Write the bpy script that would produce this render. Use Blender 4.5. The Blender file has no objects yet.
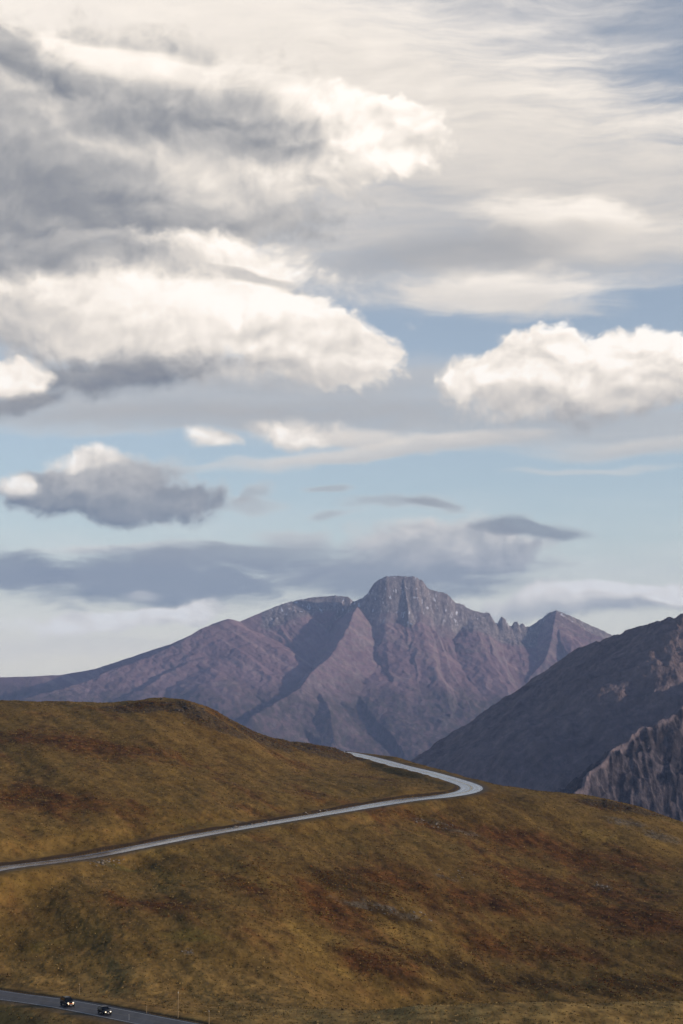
import bpy, math, random
import numpy as np
from mathutils import Vector, Matrix

random.seed(7)
rng = np.random.default_rng(11)
scene = bpy.context.scene
C = scene.collection
W, H = 683, 1024
F = 1750.0            # focal length in photo pixels
HORIZON = 655.0       # row of the eye level
CAMZ = 100.0


def P(px, py, Y):
    """World point of a place seen at (px, py) that lies Y metres ahead of the camera."""
    return ((px - 341.5) / F * Y, Y, CAMZ - (py - HORIZON) / F * Y)


# ------------------------------------------------------------------ camera
cam = bpy.data.cameras.new('camera')
cam_o = bpy.data.objects.new('camera', cam)
C.objects.link(cam_o)
cam.sensor_fit = 'VERTICAL'
cam.sensor_height = 24.0
cam.lens = 24.0 * F / H
cam.shift_y = (HORIZON - H / 2) / H
cam.clip_start = 1.0
cam.clip_end = 200000.0
cam_o.location = (0, 0, CAMZ)
cam_o.rotation_euler = (math.radians(90), 0, 0)
scene.camera = cam_o

scene.view_settings.view_transform = 'Standard'
scene.view_settings.look = 'None'
scene.view_settings.gamma = 1.0
scene.view_settings.exposure = 0.0
scene.view_settings.use_curve_mapping = False

# sun: low, from the right and a little behind the camera
SUN_AZ = math.radians(102)      # clockwise from +Y (view direction)
SUN_EL = math.radians(13)


# ------------------------------------------------------------------ node helpers
def N(t, kind, **props):
    n = t.nodes.new(kind)
    for k, v in props.items():
        setattr(n, k, v)
    return n


def setin(t, sock, v):
    if isinstance(v, bpy.types.NodeSocket):
        t.links.new(v, sock)
    else:
        sock.default_value = v


def M(t, op, a, b=0.0, c=0.0, clamp=False):
    n = N(t, 'ShaderNodeMath', operation=op, use_clamp=clamp)
    setin(t, n.inputs[0], a)
    setin(t, n.inputs[1], b)
    setin(t, n.inputs[2], c)
    return n.outputs[0]


def MR(t, v, a, b, c=0.0, d=1.0, smooth=True):
    n = N(t, 'ShaderNodeMapRange', interpolation_type='SMOOTHSTEP' if smooth else 'LINEAR')
    n.clamp = not smooth
    for i, x in enumerate((v, a, b, c, d)):
        setin(t, n.inputs[i], x)
    return n.outputs[0]


def MIX(t, f, a, b, mode='MIX'):
    n = N(t, 'ShaderNodeMix', data_type='RGBA', blend_type=mode)
    setin(t, n.inputs[0], f)
    setin(t, n.inputs[6], a)
    setin(t, n.inputs[7], b)
    return n.outputs[2]


def NOISE(t, vec, scale, detail=4, rough=0.55, typ='FBM', dist=0.0, lac=2.0, dim='3D'):
    n = N(t, 'ShaderNodeTexNoise', noise_dimensions=dim, noise_type=typ)
    if typ == 'FBM':
        n.normalize = True
    t.links.new(vec, n.inputs['Vector'])
    n.inputs['Scale'].default_value = scale
    n.inputs['Detail'].default_value = detail
    n.inputs['Roughness'].default_value = rough
    n.inputs['Lacunarity'].default_value = lac
    n.inputs['Distortion'].default_value = dist
    return n


def MAPP(t, vec, loc=(0, 0, 0), rot=(0, 0, 0), scale=(1, 1, 1), typ='POINT'):
    n = N(t, 'ShaderNodeMapping', vector_type=typ)
    t.links.new(vec, n.inputs[0])
    n.inputs[1].default_value = loc
    n.inputs[2].default_value = rot
    n.inputs[3].default_value = scale
    return n.outputs[0]


def lin(r, g, b):
    def f(c):
        c /= 255.0
        return c / 12.92 if c <= 0.04045 else ((c + 0.055) / 1.055) ** 2.4
    return (f(r), f(g), f(b), 1.0)


def RAMP(t, fac, stops, interp='LINEAR'):
    n = N(t, 'ShaderNodeValToRGB')
    cr = n.color_ramp
    cr.interpolation = interp
    while len(cr.elements) < len(stops):
        cr.elements.new(0.5)
    for e, (p, c) in zip(cr.elements, stops):
        e.position = p
        e.color = c
    setin(t, n.inputs[0], fac)
    return n.outputs[0]

def B(px, py, rx, ry, rot=0, tone=.8, slope=0.0, soft=.35, op=1.0, typ='c', rel=1.0, k=1.0):
    return dict(px=px, py=py, rx=rx, ry=ry, rot=rot, tone=tone, slope=slope, soft=soft, op=op, typ=typ, rel=rel, k=k)


# the clouds of the sky, farthest first
BRUSHES = [
    # thin high haze of ice everywhere, thicker low down
    B(341, 330, 2600, 700, 0, .82, 0, .6, .18, 's', .3, .3),
    B(341, 672, 2600, 110, 0, .93, 0, .8, .70, 's', .3, .3),
    # high veil
    B(120, 40, 430, 150, -4, .90, .03, .6, .95, 's', .5, .7),
    B(400, 105, 300, 66, -13, .82, 0, .6, .85, 's', .8, 1.2),
    B(590, 172, 330, 60, -8, .76, .04, .6, .68, 's', 1.0, 1.2),
    B(470, 215, 260, 50, 0, .64, 0, .6, .6, 's', .7, .8),
    B(430, 262, 180, 36, 4, .54, 0, .6, .42, 's', .5, .7),
    B(600, 245, 140, 30, 0, .60, 0, .6, .5, 's', .6, .8),
    # lumps in it
    B(575, 222, 105, 22, -6, .88, .1, .45, .85, 'f', .6, .8),
    B(640, 238, 60, 24, -6, .75, .1, .5, .6, 'f', .6, .8),
    B(515, 291, 105, 24, -3, .84, .1, .45, .85, 'f', .6, .8),
    B(460, 252, 130, 13, 6, .44, 0, .6, .5, 's', .4, .8),
    # grey bands lower down
    B(250, 395, 330, 24, 2, .52, 0, .6, .65, 's', .4, .7),
    B(560, 425, 280, 20, 0, .50, 0, .6, .6, 's', .4, .7),
    B(200, 418, 260, 14, 0, .48, 0, .6, .55, 's', .4, .8),
    # the big left cloud
    B(90, 155, 270, 118, -3, .56, .10, .22, 1, 'c', .7, .45),
    B(222, 192, 88, 68, 0, .70, .10, .16, 1, 'c', .7, .45),
    B(315, 148, 82, 58, -4, .84, .14, .13, 1, 'c', .9, .45),
    B(392, 140, 72, 44, -6, .93, .08, .11, 1, 'c', .8, .45),
    B(330, 112, 80, 22, -10, .95, .05, .4, .9, 'c', .6, .6),
    B(125, 62, 170, 15, -6, .97, 0, .6, .9, 's', .4, .8),
    B(28, 60, 80, 20, -26, .36, .1, .5, .8, 'c', .7, .8),
    B(5, 88, 28, 18, 0, .66, 0, .6, .7, 'c', .7, .8),
    B(225, 120, 120, 30, -7, .42, .14, .6, .85, 'c', .7, .6),
    B(110, 128, 130, 18, -6, .46, .1, .6, .7, 'c', .6, .7),
    B(185, 175, 120, 30, -6, .70, .08, .6, .85, 'c', .6, .6),
    B(70, 160, 90, 20, -8, .58, .08, .6, .7, 'c', .6, .7),
    B(35, 195, 120, 50, -8, .40, .05, .6, .85, 'c', .5, .6),
    B(120, 206, 80, 18, -8, .26, .06, .6, .8, 'c', .5, .6),
    B(200, 222, 100, 22, 0, .48, .12, .6, .8, 'c', .5, .6),
    # white mass under it
    B(110, 305, 250, 66, -3, .93, .05, .25, 1, 'c', .6, .45),
    B(225, 268, 92, 38, -5, .95, .05, .25, 1, 'c', .6, .5),
    B(310, 340, 100, 46, -13, .90, .10, .12, 1, 'c', .8, .45),
    B(200, 296, 110, 12, -4, 1.0, 0, .6, .7, 's', .3, .8),
    B(262, 277, 46, 6, -12, .50, 0, .5, .55, 'f', .6, 1),
    B(30, 250, 150, 22, -3, .38, .1, .6, .9, 'c', .5, .6),
    B(15, 325, 70, 42, 0, .56, .1, .6, .85, 'c', .6, .6),
    B(110, 335, 130, 16, -3, .74, .1, .6, .6, 'c', .6, .7),
    B(220, 368, 140, 20, -4, .64, .14, .6, .85, 'c', .6, .6),
    B(105, 374, 115, 22, 6, .30, .08, .45, .92, 'c', .5, .6),
    B(10, 380, 40, 26, 8, .90, .1, .22, 1, 'c', .7, .5),
    B(15, 408, 60, 12, 16, .34, .08, .5, .9, 'c', .5, .6),
    # right cumulus
    B(600, 382, 160, 42, 0, .78, .16, .2, 1, 'c', .8, .45),
    B(552, 358, 66, 36, 0, .96, .08, .12, 1, 'c', .9, .5),
    B(645, 362, 90, 36, 0, .94, .08, .12, 1, 'c', .9, .5),
    B(482, 374, 50, 24, 0, .88, .12, .2, 1, 'c', .9, .5),
    B(610, 396, 130, 14, 0, .70, .1, .6, .8, 'c', .7, .7),
    # small puffs
    B(213, 440, 29, 11, 0, .82, .1, .35, .9, 'c', 1, .6),
    B(303, 434, 50, 15, 0, .84, .12, .35, .95, 'c', 1, .6),
    B(365, 440, 45, 8, 0, .74, .1, .5, .8, 'f', .6, .7),
    B(400, 450, 165, 8, 5, .72, .1, .5, .8, 'f', .6, .7),
    B(640, 446, 75, 9, 3, .66, .1, .6, .7, 'f', .6, .7),
    # dark flat cloud on the left
    B(112, 502, 140, 29, -3, .30, .14, .2, .98, 'c', .8, .45),
    B(110, 482, 80, 22, 4, .52, .14, .3, .95, 'c', .8, .5),
    B(88, 466, 48, 11, 6, .88, .1, .4, .9, 'c', 1, .7),
    B(8, 490, 24, 13, 0, .86, .1, .35, .95, 'c', 1, .6),
    B(260, 507, 20, 7, 10, .46, 0, .6, .6, 'f', .4, .8),
    # low layers
    B(330, 514, 20, 4, 5, .40, 0, .6, .6, 'f', .4, .8),
    B(395, 505, 48, 7, -5, .40, 0, .6, .6, 'f', .4, .8),
    B(135, 552, 85, 6, 2, .74, .1, .6, .65, 'f', .4, .8),
    B(10, 572, 50, 20, -6, .22, 0, .4, .92, 'f', .6, .9),
    B(160, 582, 135, 28, 3, .22, .05, .45, .93, 'f', .6, 1.0),
    B(240, 555, 110, 10, 6, .32, .03, .5, .85, 'f', .4, .7),
    B(405, 574, 120, 26, 2, .30, .05, .45, .92, 'f', .6, 1.0),
    B(455, 543, 118, 30, -3, .60, .16, .25, .95, 'c', .9, .5),
    B(540, 528, 55, 8, -6, .24, 0, .4, .85, 'f', .4, .6),
    B(300, 537, 30, 9, 0, .58, .1, .5, .7, 'f', .6, .7),
    B(330, 487, 18, 4, 0, .40, 0, .5, .6, 'f', .4, .8),
    B(425, 508, 30, 4, -8, .36, 0, .5, .7, 'f', .4, .8),
    B(258, 500, 22, 9, 30, .42, 0, .5, .6, 'c', .8, .9),
    B(590, 470, 60, 3, 2, .70, 0, .6, .4, 'f', .4, .8),
    # lit puffs near the horizon
    B(600, 600, 130, 17, 3, .66, .25, .3, .92, 'c', .8, .5),
    B(590, 592, 66, 13, 0, .96, .1, .25, .95, 'c', .8, .5),
    B(668, 594, 46, 13, 0, .96, .1, .25, .95, 'c', .8, .5),
    B(112, 621, 110, 12, 3, .97, .1, .3, .95, 'c', .8, .5),
    B(202, 618, 30, 14, 10, .95, .1, .3, .95, 'c', .8, .7),
    B(150, 600, 18, 5, 0, .78, .1, .5, .6, 'f', .6, .7),
    B(60, 650, 150, 10, 0, .78, 0, .7, .4, 'f', .4, .8),
]

# ------------------------------------------------------------------ world: Nishita sky with clouds
world = bpy.data.worlds.new('World')
scene.world = world
world.use_nodes = True
wt = world.node_tree
wt.nodes.clear()
sky = N(wt, 'ShaderNodeTexSky', sky_type='NISHITA')
sky.sun_disc = False
sky.sun_elevation = SUN_EL
sky.sun_rotation = SUN_AZ
sky.altitude = 3000
sky.air_density = 1.0
sky.dust_density = 0.6
sky.ozone_density = 0.6
SKY_STRENGTH = 0.14

tc = N(wt, 'ShaderNodeTexCoord')
nrm = N(wt, 'ShaderNodeVectorMath', operation='NORMALIZE')
wt.links.new(tc.outputs['Generated'], nrm.inputs[0])
sep = N(wt, 'ShaderNodeSeparateXYZ')
wt.links.new(nrm.outputs[0], sep.inputs[0])
# azimuth and elevation of the direction, in units of 1/F radian
U = M(wt, 'MULTIPLY', M(wt, 'ARCTAN2', sep.outputs[0], sep.outputs[1]), F)
V = M(wt, 'MULTIPLY', M(wt, 'ARCSINE', sep.outputs[2]), F)
cmb = N(wt, 'ShaderNodeCombineXYZ')
wt.links.new(U, cmb.inputs[0])
wt.links.new(V, cmb.inputs[1])
cmb.inputs[2].default_value = 1.0
UV = cmb.outputs[0]


def vadd(a, b):
    n = N(wt, 'ShaderNodeVectorMath', operation='ADD')
    setin(wt, n.inputs[0], a)
    setin(wt, n.inputs[1], b)
    return n.outputs[0]


def vmad(a, s, b):
    n = N(wt, 'ShaderNodeVectorMath', operation='MULTIPLY_ADD')
    setin(wt, n.inputs[0], a)
    setin(wt, n.inputs[1], s)
    setin(wt, n.inputs[2], b)
    return n.outputs[0]


def warp(vec, scale, amp, seed, stretch=1.0):
    n = NOISE(wt, MAPP(wt, vec, loc=(seed, seed * 1.7, seed * .3), scale=(scale / stretch, scale, 1)), 1.0, 3, 0.5)
    sc = N(wt, 'ShaderNodeSeparateColor')
    wt.links.new(n.outputs['Color'], sc.inputs[0])
    cc = N(wt, 'ShaderNodeCombineXYZ')
    wt.links.new(sc.outputs[0], cc.inputs[0])
    wt.links.new(sc.outputs[1], cc.inputs[1])
    c = vadd(cc.outputs[0], (-.5, -.5, 0))
    return vmad(c, (amp * stretch, amp, 0), vec)


UVc = warp(warp(UV, 1 / 95, 50, 3.1, 1.3), 1 / 30, 9, 9.2)          # cumulus
UVs = warp(warp(UV, 1 / 70, 45, 5.5, 2.6), 1 / 18, 7, 1.2, 2.0)      # stratus


def billow(vec, scale, seed, detail=7, rough=0.52):
    """Rounded, cauliflower-like noise: smooth cells carrying finer cells."""
    base = MAPP(wt, vec, loc=(seed, seed, 0), scale=(scale, scale * 1.15, 1))
    n = NOISE(wt, base, 1.0, detail, rough).outputs['Fac']
    v = N(wt, 'ShaderNodeTexVoronoi', feature='SMOOTH_F1', voronoi_dimensions='2D')
    wt.links.new(base, v.inputs['Vector'])
    v.inputs['Scale'].default_value = 1.9
    v.inputs['Detail'].default_value = 2.5
    v.inputs['Roughness'].default_value = 0.55
    v.inputs['Smoothness'].default_value = 0.55
    return M(wt, 'SUBTRACT', n, M(wt, 'MULTIPLY', v.outputs['Distance'], 0.42))


bil = billow(UVc, 1 / 46, 17.0)
# relief: the same bodies seen a step towards the sun (right and up), soft, at two sizes
def rel_field(vec):
    return M(wt, 'ADD', NOISE(wt, MAPP(wt, vec, scale=(1 / 95, 1 / 52, 1)), 1.0, 2.5, 0.5).outputs['Fac'],
             M(wt, 'MULTIPLY', billow(vec, 1 / 40, 5.0, 5, 0.5), 0.24))


relief = M(wt, 'MULTIPLY', M(wt, 'SUBTRACT', rel_field(UVc), rel_field(vadd(UVc, (8, 11, 0)))), 1.05)
fine = NOISE(wt, MAPP(wt, UVc, scale=(1 / 15, 1 / 15, 1)), 1.0, 5, 0.55).outputs['Fac']
big = NOISE(wt, MAPP(wt, UVc, scale=(1 / 75, 1 / 55, 1)), 1.0, 7, 0.55).outputs['Fac']
nc = M(wt, 'MULTIPLY_ADD', bil, -1.1, M(wt, 'MULTIPLY_ADD', fine, -0.3, 0.585))     # added to the distance
nsn = NOISE(wt, MAPP(wt, UVs, rot=(0, 0, math.radians(7)), scale=(1 / 120, 1 / 22, 1)), 1.0, 8, 0.6).outputs['Fac']
ns = M(wt, 'MULTIPLY_ADD', nsn, -1.6, 0.8)
ns_flat = NOISE(wt, MAPP(wt, UVs, loc=(4, 8, 0), scale=(1 / 60, 1 / 17, 1)), 1.0, 7, 0.58).outputs['Fac']
nf = M(wt, 'MULTIPLY_ADD', ns_flat, -1.6, 0.8)

state = {'T': None, 'A': None}


def brush(px, py, rx, ry, rot=0, tone=.8, slope=0.0, soft=.35, op=1.0, typ='c', rel=1.0, k=1.0, big_amt=0.0):
    """One body of cloud: an ellipse in azimuth / elevation with a broken edge, its own brightness and relief."""
    u0 = math.atan((px - 341.5) / F) * F
    v0 = math.atan((HORIZON - py) / F * math.cos(u0 / F)) * F
    vec = {'c': UVc, 's': UVs, 'f': UVs}[typ]
    noise = {'c': nc, 's': ns, 'f': nf}[typ]
    # ellipse axes by dot products with (u, v, 1); Mapping nodes would fill the shader's stack
    cr, sr = math.cos(math.radians(rot)), math.sin(math.radians(rot))
    ax = []
    for row in ((cr / rx, sr / rx, -(cr * u0 + sr * v0) / rx), (-sr / ry, cr / ry, (sr * u0 - cr * v0) / ry)):
        n = N(wt, 'ShaderNodeVectorMath', operation='DOT_PRODUCT')
        wt.links.new(vec, n.inputs[0])
        n.inputs[1].default_value = row
        ax.append(n.outputs['Value'])
    q = N(wt, 'ShaderNodeCombineXYZ')
    wt.links.new(ax[0], q.inputs[0])
    wt.links.new(ax[1], q.inputs[1])
    ln = N(wt, 'ShaderNodeVectorMath', operation='LENGTH')
    wt.links.new(q.outputs[0], ln.inputs[0])
    d = M(wt, 'MULTIPLY_ADD', noise, k, ln.outputs['Value'])
    a = MR(wt, d, 1 + soft, 1 - soft, 0, op)
    tn = M(wt, 'MULTIPLY_ADD', ax[1], slope, tone)
    if rel:
        tn = M(wt, 'MULTIPLY_ADD', relief if typ == 'c' else M(wt, 'SUBTRACT', nsn, 0.5), rel if typ == 'c' else rel * .4, tn)
    if state['A'] is None:
        state['A'], state['T'] = a, tn
        return
    mt = N(wt, 'ShaderNodeMix', data_type='FLOAT')
    setin(wt, mt.inputs[0], a)
    setin(wt, mt.inputs[2], state['T'])
    setin(wt, mt.inputs[3], tn)
    # the tone of a thin cloud over clear sky is simply its own
    state['T'] = mt.outputs[0]
    inv = M(wt, 'SUBTRACT', 1.0, state['A'])
    state['A'] = M(wt, 'MULTIPLY_ADD', a, inv, state['A'])


CLOUD_STOPS = [
    (0.0, lin(84, 92, 108)), (0.2, lin(116, 121, 131)), (0.4, lin(147, 148, 151)), (0.6, lin(183, 180, 177)),
    (0.8, lin(224, 216, 206)), (0.92, lin(246, 237, 226)), (1.0, lin(254, 248, 240))]
bg_sky = N(wt, 'ShaderNodeBackground')
wt.links.new(sky.outputs[0], bg_sky.inputs[0])
bg_sky.inputs[1].default_value = SKY_STRENGTH
below = bg_sky.outputs[0]
for k0 in range(0, len(BRUSHES), 200):
    state['T'] = state['A'] = None
    for b in BRUSHES[k0:k0 + 200]:
        brush(**b)
    bg_cl = N(wt, 'ShaderNodeBackground')
    bg_cl.inputs[1].default_value = 1.16
    # low clouds are far away: more air in front of them
    air = MR(wt, V, 20, 260, 0.28, 0)
    wt.links.new(MIX(wt, air, RAMP(wt, state['T'], CLOUD_STOPS), lin(168, 194, 212)), bg_cl.inputs[0])
    mixs = N(wt, 'ShaderNodeMixShader')
    wt.links.new(state['A'], mixs.inputs[0])
    wt.links.new(below, mixs.inputs[1])
    wt.links.new(bg_cl.outputs[0], mixs.inputs[2])
    below = mixs.outputs[0]
wo = N(wt, 'ShaderNodeOutputWorld')
wt.links.new(below, wo.inputs[0])
world.cycles.sampling_method = 'MANUAL'
world.cycles.sample_map_resolution = 512
# ------------------------------------------------------------------ numeric helpers
def _hash(ix, iy, seed):
    h = (ix.astype(np.int64) * 374761393 + iy.astype(np.int64) * 668265263 + seed * 974634777) & 0x7fffffff
    h = ((h ^ (h >> 13)) * 1274126177) & 0x7fffffff
    return ((h ^ (h >> 16)) & 0xffffff) / float(0xffffff)


def gnoise(x, y, seed=0):
    """2D gradient noise in about -1..1."""
    x = np.asarray(x, float)
    y = np.asarray(y, float)
    x0 = np.floor(x)
    y0 = np.floor(y)
    fx, fy = x - x0, y - y0
    u = fx * fx * fx * (fx * (fx * 6 - 15) + 10)
    v = fy * fy * fy * (fy * (fy * 6 - 15) + 10)

    def g(dx, dy):
        a = _hash(x0 + dx, y0 + dy, seed) * 2 * math.pi
        return np.cos(a) * (fx - dx) + np.sin(a) * (fy - dy)
    a = g(0, 0) + (g(1, 0) - g(0, 0)) * u
    b = g(0, 1) + (g(1, 1) - g(0, 1)) * u
    return (a + (b - a) * v) * 1.5


def fbm(x, y, octaves=4, seed=0, gain=0.5):
    s, a = 0.0, 1.0
    for o in range(octaves):
        s = s + a * gnoise(x * 2 ** o, y * 2 ** o, seed + o * 17)
        a *= gain
    return s


def ridged(x, y, octaves=4, seed=0, gain=0.5):
    s, a = 0.0, 1.0
    for o in range(octaves):
        n = 1 - np.abs(gnoise(x * 2 ** o + o * 3.1, y * 2 ** o - o * 1.7, seed + o * 13))
        s = s + a * (n * n - 0.5)
        a *= gain
    return s


def sstep(a, b, x):
    t = np.clip((x - a) / (b - a), 0, 1)
    return t * t * (3 - 2 * t)


def seg_dist(X, Y, pts):
    """Distance to a polyline, the interpolated z there, the length along it and the side (+ left of travel)."""
    pts = np.asarray(pts, float)
    best = np.full(X.shape, 1e18)
    bz = np.zeros(X.shape)
    bs = np.zeros(X.shape)
    side = np.zeros(X.shape)
    s0 = 0.0
    for a, b in zip(pts[:-1], pts[1:]):
        d = b[:2] - a[:2]
        L2 = float(d @ d) + 1e-9
        t = np.clip(((X - a[0]) * d[0] + (Y - a[1]) * d[1]) / L2, 0, 1)
        ex, ey = X - (a[0] + t * d[0]), Y - (a[1] + t * d[1])
        dd = ex * ex + ey * ey
        m = dd < best
        best = np.where(m, dd, best)
        bz = np.where(m, a[2] + t * (b[2] - a[2]), bz)
        bs = np.where(m, s0 + t * math.sqrt(L2), bs)
        side = np.where(m, d[0] * ey - d[1] * ex, side)
        s0 += math.sqrt(L2)
    return np.sqrt(best), bz, bs, side


def smooth_line(pts, step=4.0):
    """Catmull-Rom through 3D points, resampled about every STEP metres."""
    p = [np.array(q, float) for q in pts]
    p = [2 * p[0] - p[1]] + p + [2 * p[-1] - p[-2]]
    out = []
    for i in range(1, len(p) - 2):
        a, b, c, d = p[i - 1], p[i], p[i + 1], p[i + 2]
        n = max(2, int(np.linalg.norm(c - b) / step))
        for k in range(n):
            t = k / n
            out.append(0.5 * ((2 * b) + (c - a) * t + (2 * a - 5 * b + 4 * c - d) * t * t + (3 * b - a - 3 * c + d) * t ** 3))
    out.append(p[-2])
    return np.array(out)


def grid_mesh(name, X, Y, Z, mat, attrs=None):
    nr, nc = X.shape
    co = np.stack([X, Y, Z], -1).reshape(-1, 3).astype(np.float32)
    i = np.arange(nr * nc).reshape(nr, nc)
    q = np.stack([i[:-1, :-1], i[:-1, 1:], i[1:, 1:], i[1:, :-1]], -1).reshape(-1, 4)
    me = bpy.data.meshes.new(name)
    me.vertices.add(len(co))
    me.vertices.foreach_set('co', co.ravel())
    me.loops.add(q.size)
    me.loops.foreach_set('vertex_index', q.ravel().astype(np.int32))
    me.polygons.add(len(q))
    me.polygons.foreach_set('loop_start', (np.arange(len(q)) * 4).astype(np.int32))
    me.polygons.foreach_set('use_smooth', np.ones(len(q), bool))
    me.update(calc_edges=True)
    for k, v in (attrs or {}).items():
        a = me.attributes.new(k, 'FLOAT', 'POINT')
        a.data.foreach_set('value', np.asarray(v, np.float32).ravel())
    me.materials.append(mat)
    o = bpy.data.objects.new(name, me)
    C.objects.link(o)
    return o


def new_mat(name):
    m = bpy.data.materials.new(name)
    m.use_nodes = True
    t = m.node_tree
    b = t.nodes['Principled BSDF']
    b.inputs['Specular IOR Level'].default_value = 0.2
    return m, t, b


def ATTR(t, name):
    return N(t, 'ShaderNodeAttribute', attribute_name=name).outputs['Fac']


def BUMP(t, b, h, dist, strength=1.0):
    n = N(t, 'ShaderNodeBump')
    n.inputs['Strength'].default_value = strength
    n.inputs['Distance'].default_value = dist
    t.links.new(h, n.inputs['Height'])
    t.links.new(n.outputs[0], b.inputs['Normal'])


def structure(o):
    o['kind'] = 'structure'
    return o

# ------------------------------------------------------------------ roads (centre lines first: the ground is graded to them)
upper_px = [(-130, 893, 455), (-60, 881, 468), (0, 868.5, 496), (50, 862, 525), (100, 854.5, 550), (200, 835, 593), (300, 818, 655), (400, 801, 731),
            (440, 796.5, 754), (462, 793, 772), (471, 789.5, 792), (470, 786, 815), (460, 782, 845), (445, 777.5, 880), (425, 772, 915),
            (400, 766, 961), (380, 760.5, 1012), (362, 756, 1057), (345, 752.5, 1100), (320, 749.5, 1150)]
lower_px = [(-130, 974, 420), (-60, 985, 403), (0, 995, 386), (30, 999, 377), (64, 1004, 367), (102, 1011, 355), (150, 1020.5, 341.5), (190, 1028.5, 331), (240, 1041, 317), (300, 1060, 301)]
upper_line = smooth_line([P(*p) for p in upper_px], 4.0)
lower_line = smooth_line([P(*p) for p in lower_px], 3.0)

# ------------------------------------------------------------------ the tundra: one sheet through surveyed places
pts = []
for px in (-300, 0, 341, 683, 1000):
    for Y, z in ((-200, -1.0), (0, -1.9), (20, -7), (60, -19), (120, -34), (200, -52)):
        if Y > 1:
            pts.append((px, Y, CAMZ + z))
        elif Y == 0:
            pts.append((px, 5, CAMZ - 2.6))
SURVEY = [
    # nearest strip, and the lower road's surroundings
    (-120, 1030, 352), (0, 1026, 356), (100, 1032, 337), (250, 1026, 327), (350, 1024, 330), (450, 1024, 322), (683, 1024, 317), (850, 1024, 315),
    (250, 1013, 352), (330, 1009, 356), (420, 1006, 346), (480, 1003.5, 342), (560, 1002.5, 338), (683, 1003, 335), (850, 1002, 333),
    (330, 1011, 378), (420, 1022, 390), (480, 1027, 395), (580, 1030, 395), (683, 1031, 400), (850, 1032, 400),
    (400, 1006, 440), (480, 1010, 445), (580, 1008, 455), (683, 1008, 465), (850, 1010, 470),
    (-120, 950, 432), (0, 970, 412), (100, 984, 396), (200, 998, 383), (250, 1002, 380),
    (400, 1024, 325), (520, 1024, 318), (580, 1024, 317), (630, 1024, 317), (540, 1003, 339), (620, 1002.5, 337), (510, 1003, 340), (450, 1005, 344),
    (150, 1036, 326), (200, 1041, 314), (300, 1026, 334), (280, 1012, 355),
    # slope between the roads
    (-120, 910, 455), (0, 935, 443), (100, 943, 437), (200, 965, 420), (300, 985, 415), (0, 900, 470), (100, 892, 490), (200, 905, 480), (250, 925, 465), (300, 950, 455),
    (330, 968, 450), (400, 985, 452),
    (250, 860, 560), (300, 880, 540), (340, 900, 530), (400, 925, 520), (470, 955, 510), (540, 960, 520), (683, 950, 540), (850, 950, 540),
    (340, 840, 630), (400, 860, 605), (480, 890, 590), (560, 900, 600), (683, 900, 610), (850, 910, 610),
    (440, 820, 705), (500, 840, 690), (580, 850, 700), (683, 860, 705), (850, 880, 690),
    # crest on the right and the drop behind it
    (495, 789, 800), (520, 788.5, 822), (560, 792.5, 828), (600, 798.5, 832), (640, 808, 832), (683, 822.5, 826), (760, 850, 815), (900, 900, 790), (1000, 930, 780),
    (490, 800, 930), (530, 812, 940), (600, 835, 950), (683, 868, 950), (850, 940, 950),
    (500, 840, 1150), (683, 960, 1200), (900, 1100, 1200),
    # verge right of the upper limb and the drop behind it
    (472, 782, 840), (452, 775, 880), (430, 769, 920), (405, 762.5, 965), (385, 757, 1016), (368, 753, 1062),
    (450, 795, 1060), (420, 795, 1180), (400, 785, 1200),
    # left hill
    (-120, 869, 482), (0, 846, 522), (100, 832, 570), (200, 815, 625), (300, 802, 690), (400, 790, 765), (440, 788, 792),
    (-300, 800, 560), (-120, 785, 600), (0, 780, 640), (100, 778, 660), (200, 780, 700), (300, 783, 760), (380, 778, 850),
    (-120, 735, 740), (0, 735, 750), (100, 735, 770), (200, 745, 800), (280, 760, 850), (340, 764, 930),
    (-300, 703, 830), (-120, 702, 850), (0, 702, 865), (60, 702.5, 880), (120, 702, 895), (165, 700.5, 905), (190, 702, 912), (215, 711, 920), (235, 722, 930),
    (250, 730, 945), (275, 738.5, 965), (300, 743.5, 985), (325, 748, 1015), (345, 750.5, 1060),
    (-300, 735, 1150), (0, 738, 1150), (100, 740, 1150), (180, 745, 1150), (220, 765, 1150), (280, 775, 1180), (330, 768, 1210),
    # far side, out of sight
    (-300, 830, 1700), (0, 830, 1700), (200, 850, 1700), (400, 880, 1700), (683, 1000, 1700), (1000, 1150, 1700),
    (-300, 1080, 2700), (341, 1100, 2700), (1000, 1180, 2700),
]
for px in (-300, -100, 0, 100, 200, 300, 400, 500, 600, 700, 850, 1000):
    pts.append((px, 265, CAMZ - 62.0))
for px, py, Y in SURVEY:
    pts.append((px, Y, P(px, py, Y)[2]))
for L in (upper_line, lower_line):
    for q in L[::5]:
        pts.append((q[0] / q[1] * F + 341.5, q[1], q[2]))
pts = np.array(pts)


def tps_coords(px, Y):
    return np.stack([px / 140.0, 4.2 * np.log(np.maximum(Y, 5) / 400.0)], -1)


A_ = tps_coords(pts[:, 0], pts[:, 1])


def tps_k(r2):
    return 0.5 * r2 * np.log(r2 + 1e-12)


n_ = len(pts)
K_ = tps_k(((A_[:, None] - A_[None]) ** 2).sum(-1)) + np.eye(n_) * 2e-3
Pm = np.concatenate([np.ones((n_, 1)), A_], 1)
sysm = np.block([[K_, Pm], [Pm.T, np.zeros((3, 3))]])
sol = np.linalg.solve(sysm, np.concatenate([pts[:, 2], np.zeros(3)]))


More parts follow.
